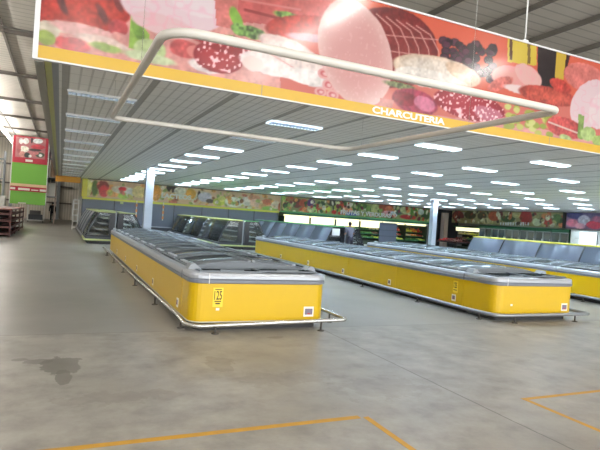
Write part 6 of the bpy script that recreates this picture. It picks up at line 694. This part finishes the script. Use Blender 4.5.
# cage trolley under the sign
t = thing('cage_trolley', 'white cage trolley with dark goods under the green sign', 'trolley', (-1.75, 48.0, 0))
for x in (-.6, .6):
    for y in (0, .7): B_(x-.03, x+.03, y-.03, y+.03, .12, 1.5).build('post', M['white'], t)
for x in (-.55, .55):
    for y in (.05, .65): MB().tube([(x-.02, y, .06), (x+.02, y, .06)], .06, 10).build('wheel', M['plinth'], t)
B_(-.63, .63, -.03, .73, .12, .2).build('base', M['white'], t)
b = MB()
for z in (.55, .9, 1.25, 1.47): b.box(-.6, .6, .69, .71, z, z+.025).box(-.61, -.59, 0, .7, z, z+.025).box(.59, .61, 0, .7, z, z+.025)
b.build('side_grid', M['white'], t)
tag(MB().box(-2.28, -1.25, 48.08, 48.66, .201, .62).build('storage_box', M['dark'], bevel=.02), 'dark box on the floor of the white cage trolley', 'box')
tag(MB().box(-2.2, -1.4, 48.1, 48.6, .621, .95).build('storage_box', M['cartong'], bevel=.02), 'grey box stacked on the dark box in the cage trolley', 'box')
# pale racking at the far left
for k in range(3):
    t = thing('pallet_rack', 'pale rack of upright white and green rolls far left, %s from the green sign' % ORD[k], 'rack', (-5.4-2.6*k, 49, 0), 0, 'pale racks at far left')
    for x in (-1.1, 1.1):
        for y in (0, 1.): B_(x-.05, x+.05, y-.05, y+.05, 0, 5.6).build('upright', M['lidframe'], t)
    for z in (1.6, 3.4, 5.0): B_(-1.1, 1.1, 0, 1, z-.08, z).build('deck', M['lidframe'], t)
for k in range(3):
    for zi, z in enumerate((1.6, 3.4)):
        for i in range(5):
            x = -5.4-2.6*k-.8+.4*i; o = MB().lathe([(.14, 0), (.15, .02), (.15, 1.3), (.13, 1.34)], 0, 0, 10).build('upright_roll', M[['carton', 'canP', 'carton', 'cartong', 'canP'][(i+zi) % 5]], loc=(x, 49.4, z))
            tag(o, '%s roll, %s from left on %s level of the %s pale rack' % (['white', 'pale green', 'white', 'grey', 'pale green'][(i+zi) % 5], ORD[i], ['lower', 'upper'][zi], ORD[k]), 'roll', 'rolls on the pale racks')
tag(MB().box(-4.6, -3.55, 42.5, 43.6, 0, 1.95).box(-4.62, -3.53, 42.48, 43.62, 1.5, 1.56, 1).build('wrapped_pallet', [M['carton'], M['lidframe']], bevel=.03), 'white wrapped pallet stack behind the wooden display stands', 'pallet')

# ------------------------------------------------------------------ floor marking tape
W = .055
def tape(x0, x1, y0, y1, lb): tag(MB().box(x0, x1, y0, y1, .0005, .002).build('floor_tape', M['tape']), lb, 'floor tape', 'yellow floor tape')
tape(-.6, 2.5, 3.90, 3.90+W+.01, 'yellow floor tape running across the floor at bottom left')
tape(2.53, 2.53+W, 2.0, 3.92, 'yellow floor tape running towards the camera from the bottom left corner mark')
tape(4.46, 8.2, 3.90, 3.90+W, 'yellow floor tape running across the floor at bottom right')
tape(4.46, 4.46+W, 1.8, 3.899, 'yellow floor tape running towards the camera from the bottom right corner mark')

# ------------------------------------------------------------------ people
def skin_mesh(name, verts, edges, radii, mt, parent=None, sub=1, root=0):
    me = bpy.data.meshes.new(name); me.from_pydata(verts, edges, []); o = bpy.data.objects.new(name, me); C.objects.link(o)
    md = o.modifiers.new('s', 'SKIN'); md.use_smooth_shade = True
    for i, r in enumerate(radii):
        sv = me.skin_vertices[0].data[i]; sv.radius = r if isinstance(r, tuple) else (r, r); sv.use_root = (i == root)
    sd = o.modifiers.new('u', 'SUBSURF'); sd.levels = sub; sd.render_levels = sub
    dg = bpy.context.evaluated_depsgraph_get(); dg.update(); m2 = bpy.data.meshes.new_from_object(o.evaluated_get(dg))
    bpy.data.objects.remove(o); m2.name = name; m2.materials.clear(); m2.materials.append(mt)
    p = bpy.data.objects.new(name, m2); C.objects.link(p)
    if parent: p.parent = parent
    return p
def person(label, loc, rz, reach, top, legs):
    """faces -y; reach: 0 arms hanging, 1 forearms forward"""
    t = thing('person', label, 'person', loc, rz)
    V = []; Ed = []; R = []; fixed = False
    lean = .28 if reach else 0.
    def bend(p): return (p[0], p[1]-lean*max(0, p[2]-.95), p[2])
    def v(p, r, frm=None):
        if frm is None or not fixed: p = bend(p)
        V.append(p); R.append(r)
        if frm is not None: Ed.append((frm, len(V)-1))
        return len(V)-1
    pel = v((0, 0, .95), (.14, .10)); sp = v((0, 0, 1.12), (.125, .095), pel); ch = v((0, -.01, 1.32), (.15, .105), sp); nk = v((0, .0, 1.47), .058, ch); hd0 = v((0, -.01, 1.54), .062, nk); hd1 = v((0, -.015, 1.62), (.078, .094), hd0); hd2 = v((0, -.01, 1.69), (.072, .086), hd1); v((0, 0, 1.735), .045, hd2)
    v((0, -.125, 1.61), .012, hd1)                     # nose
    arms = []
    for s in (-1, 1):
        v((s*.088, .005, 1.62), .014, hd1)             # ears
        sh = v((s*.19, 0, 1.405), .058, ch)
        el = (s*.235, .03, 1.12) if not reach else (s*.235, -.08, 1.14)
        e = v(el, .042, sh); wr = (s*.25, -.03, .88) if not reach else (s*.17, -.33, 1.10)
        w = v(wr, .028, e); d = (Vector(V[w])-Vector(V[e])).normalized(); fixed = True; wr = V[w]; pm = v(tuple(Vector(wr)+d*.06), (.036, .018), w)
        arms.append((s, sh, e, w))
        side = Vector((0, 1, 0)) if not reach else Vector((s, 0, 0)); curl = Vector((-s, 0, 0)) if not reach else Vector((0, 0, -1))
        base = Vector(V[pm])
        for q, (o_, l_) in enumerate(((-.03, .068), (-.01, .078), (.011, .074), (.03, .058))):
            k = v(tuple(base+side*o_+d*.04), .0095, pm); k2 = v(tuple(base+side*o_*1.15+d*(.04+l_*.5)+curl*.012), .0085, k); v(tuple(base+side*o_*1.15+d*(.035+l_*.9)+curl*.036), .007, k2)
        th = v(tuple(Vector(wr)+d*.03-side*.045+curl*.01), .011, pm); v(tuple(Vector(wr)+d*.075-side*.06+curl*.025), .008, th)
        fixed = False; hp = v((s*.09, 0, .88), .095, pel); kn = v((s*.1, -.02, .49), .06, hp); an = v((s*.105, .02, .09), .04, kn); v((s*.11, -.12, .035), (.04, .03), an)
    skin_mesh('body', V, Ed, R, M['skin'], t, 1)
    hv = MB(); n = 14; rows = 8                                 # hair: a fitted cap, open over the face
    grid = lambda i, j, g: (0+(.091+g)*math.sin(PI*i/rows*.72)*math.cos(2*PI*j/n), -lean*.69+.012+(.108+g)*math.sin(PI*i/rows*.72)*math.sin(2*PI*j/n), 1.655+(.108+g)*math.cos(PI*i/rows*.72)-(.03 if math.sin(2*PI*j/n) > 0 else -.035)*(i/rows))
    hv.rings([[grid(max(i, .12), j, 0) for j in range(n)] for i in range(rows+1)], 0, True, False)
    hv.sm = [True]*len(hv.f); hv.build('hair', M['hair'], t)
    sv = [(0, 0, .88), (0, 0, .94), bend((0, 0, 1.12)), bend((0, -.01, 1.32)), bend((0, 0, 1.45))]; se = [(0, 1), (1, 2), (2, 3), (3, 4)]; sr = [(.178, .138), (.168, .13), (.16, .125), (.196, .15), .1]
    for s, sh, e, w in arms:
        a = len(sv); sv += [V[sh], V[e]]; se += [(3, a), (a, a+1)]; sr += [.076, .06]
        if legs == 'blackcloth': sv.append(tuple(Vector(V[e]).lerp(Vector(V[w]), .9))); se.append((a+1, a+2)); sr.append(.042)
    skin_mesh('shirt', sv, se, sr, M[top], t, 1)
    pv = [(0, 0, .92), (0, 0, 1.05)]; pe = [(0, 1)]; pr = [(.165, .125), (.155, .118)]
    for s in (-1, 1): a = len(pv); pv += [(s*.09, 0, .86), (s*.1, -.02, .49), (s*.105, .02, .1)]; pe += [(0, a), (a, a+1), (a+1, a+2)]; pr += [.112, .08, .066]
    skin_mesh('trousers', pv, pe, pr, M[legs], t, 1)
    for s in (-1, 1): skin_mesh('shoe', [(s*.105, .05, .05), (s*.11, -.05, .05), (s*.115, -.15, .045)], [(0, 1), (1, 2)], [(.052, .05), (.052, .048), (.045, .042)], M['shoe'], t, 1, 1)
    return t
person('person with dark hair in grey shirt leaning at the right case island end', (14.15, 24.35, 0), math.radians(172), 1, 'shirt', 'trousers')
person('person in dark clothes standing far down the left aisle beside the rack', (-.56, 51.2, 0), math.radians(180), 0, 'blackcloth', 'blackcloth')

# ------------------------------------------------------------------ camera, light, view
cam = bpy.data.cameras.new('camera'); co = bpy.data.objects.new('camera', cam); C.objects.link(co); bpy.context.scene.camera = co
fpx = 526.2; cam.sensor_fit = 'HORIZONTAL'; cam.sensor_width = 36; cam.lens = 36*fpx/600; cam.clip_end = 300; cam.clip_start = .05
dA = Vector((60-300, 203-225, fpx)).normalized(); dB = Vector((1447-300, 298-225, fpx)).normalized(); dB = (dB-dA*dA.dot(dB)).normalized(); dU = -dA.cross(dB).normalized()*-1
if dU.y > 0: dU = -dU
# camera axes in the world: x right, y up, z back
cx = Vector((dB.x, dA.x, dU.x)); cy = -Vector((dB.y, dA.y, dU.y)); cz = -Vector((dB.z, dA.z, dU.z))
co.matrix_world = Matrix(((cx.x, cy.x, cz.x, 0), (cx.y, cy.y, cz.y, 0), (cx.z, cy.z, cz.z, 1.7), (0, 0, 0, 1)))
w = bpy.data.worlds.new('world'); bpy.context.scene.world = w; w.use_nodes = True
w.node_tree.nodes['Background'].inputs[0].default_value = (.93, .96, 1., 1); w.node_tree.nodes['Background'].inputs[1].default_value = 4.0
sc = bpy.context.scene; sc.view_settings.view_transform = 'Standard'; sc.view_settings.look = 'None'; sc.view_settings.gamma = 1; sc.view_settings.exposure = 0.66
sc.cycles.use_denoising = True; sc.cycles.max_bounces = 8; sc.cycles.transparent_max_bounces = 16; sc.cycles.sample_clamp_indirect = 6
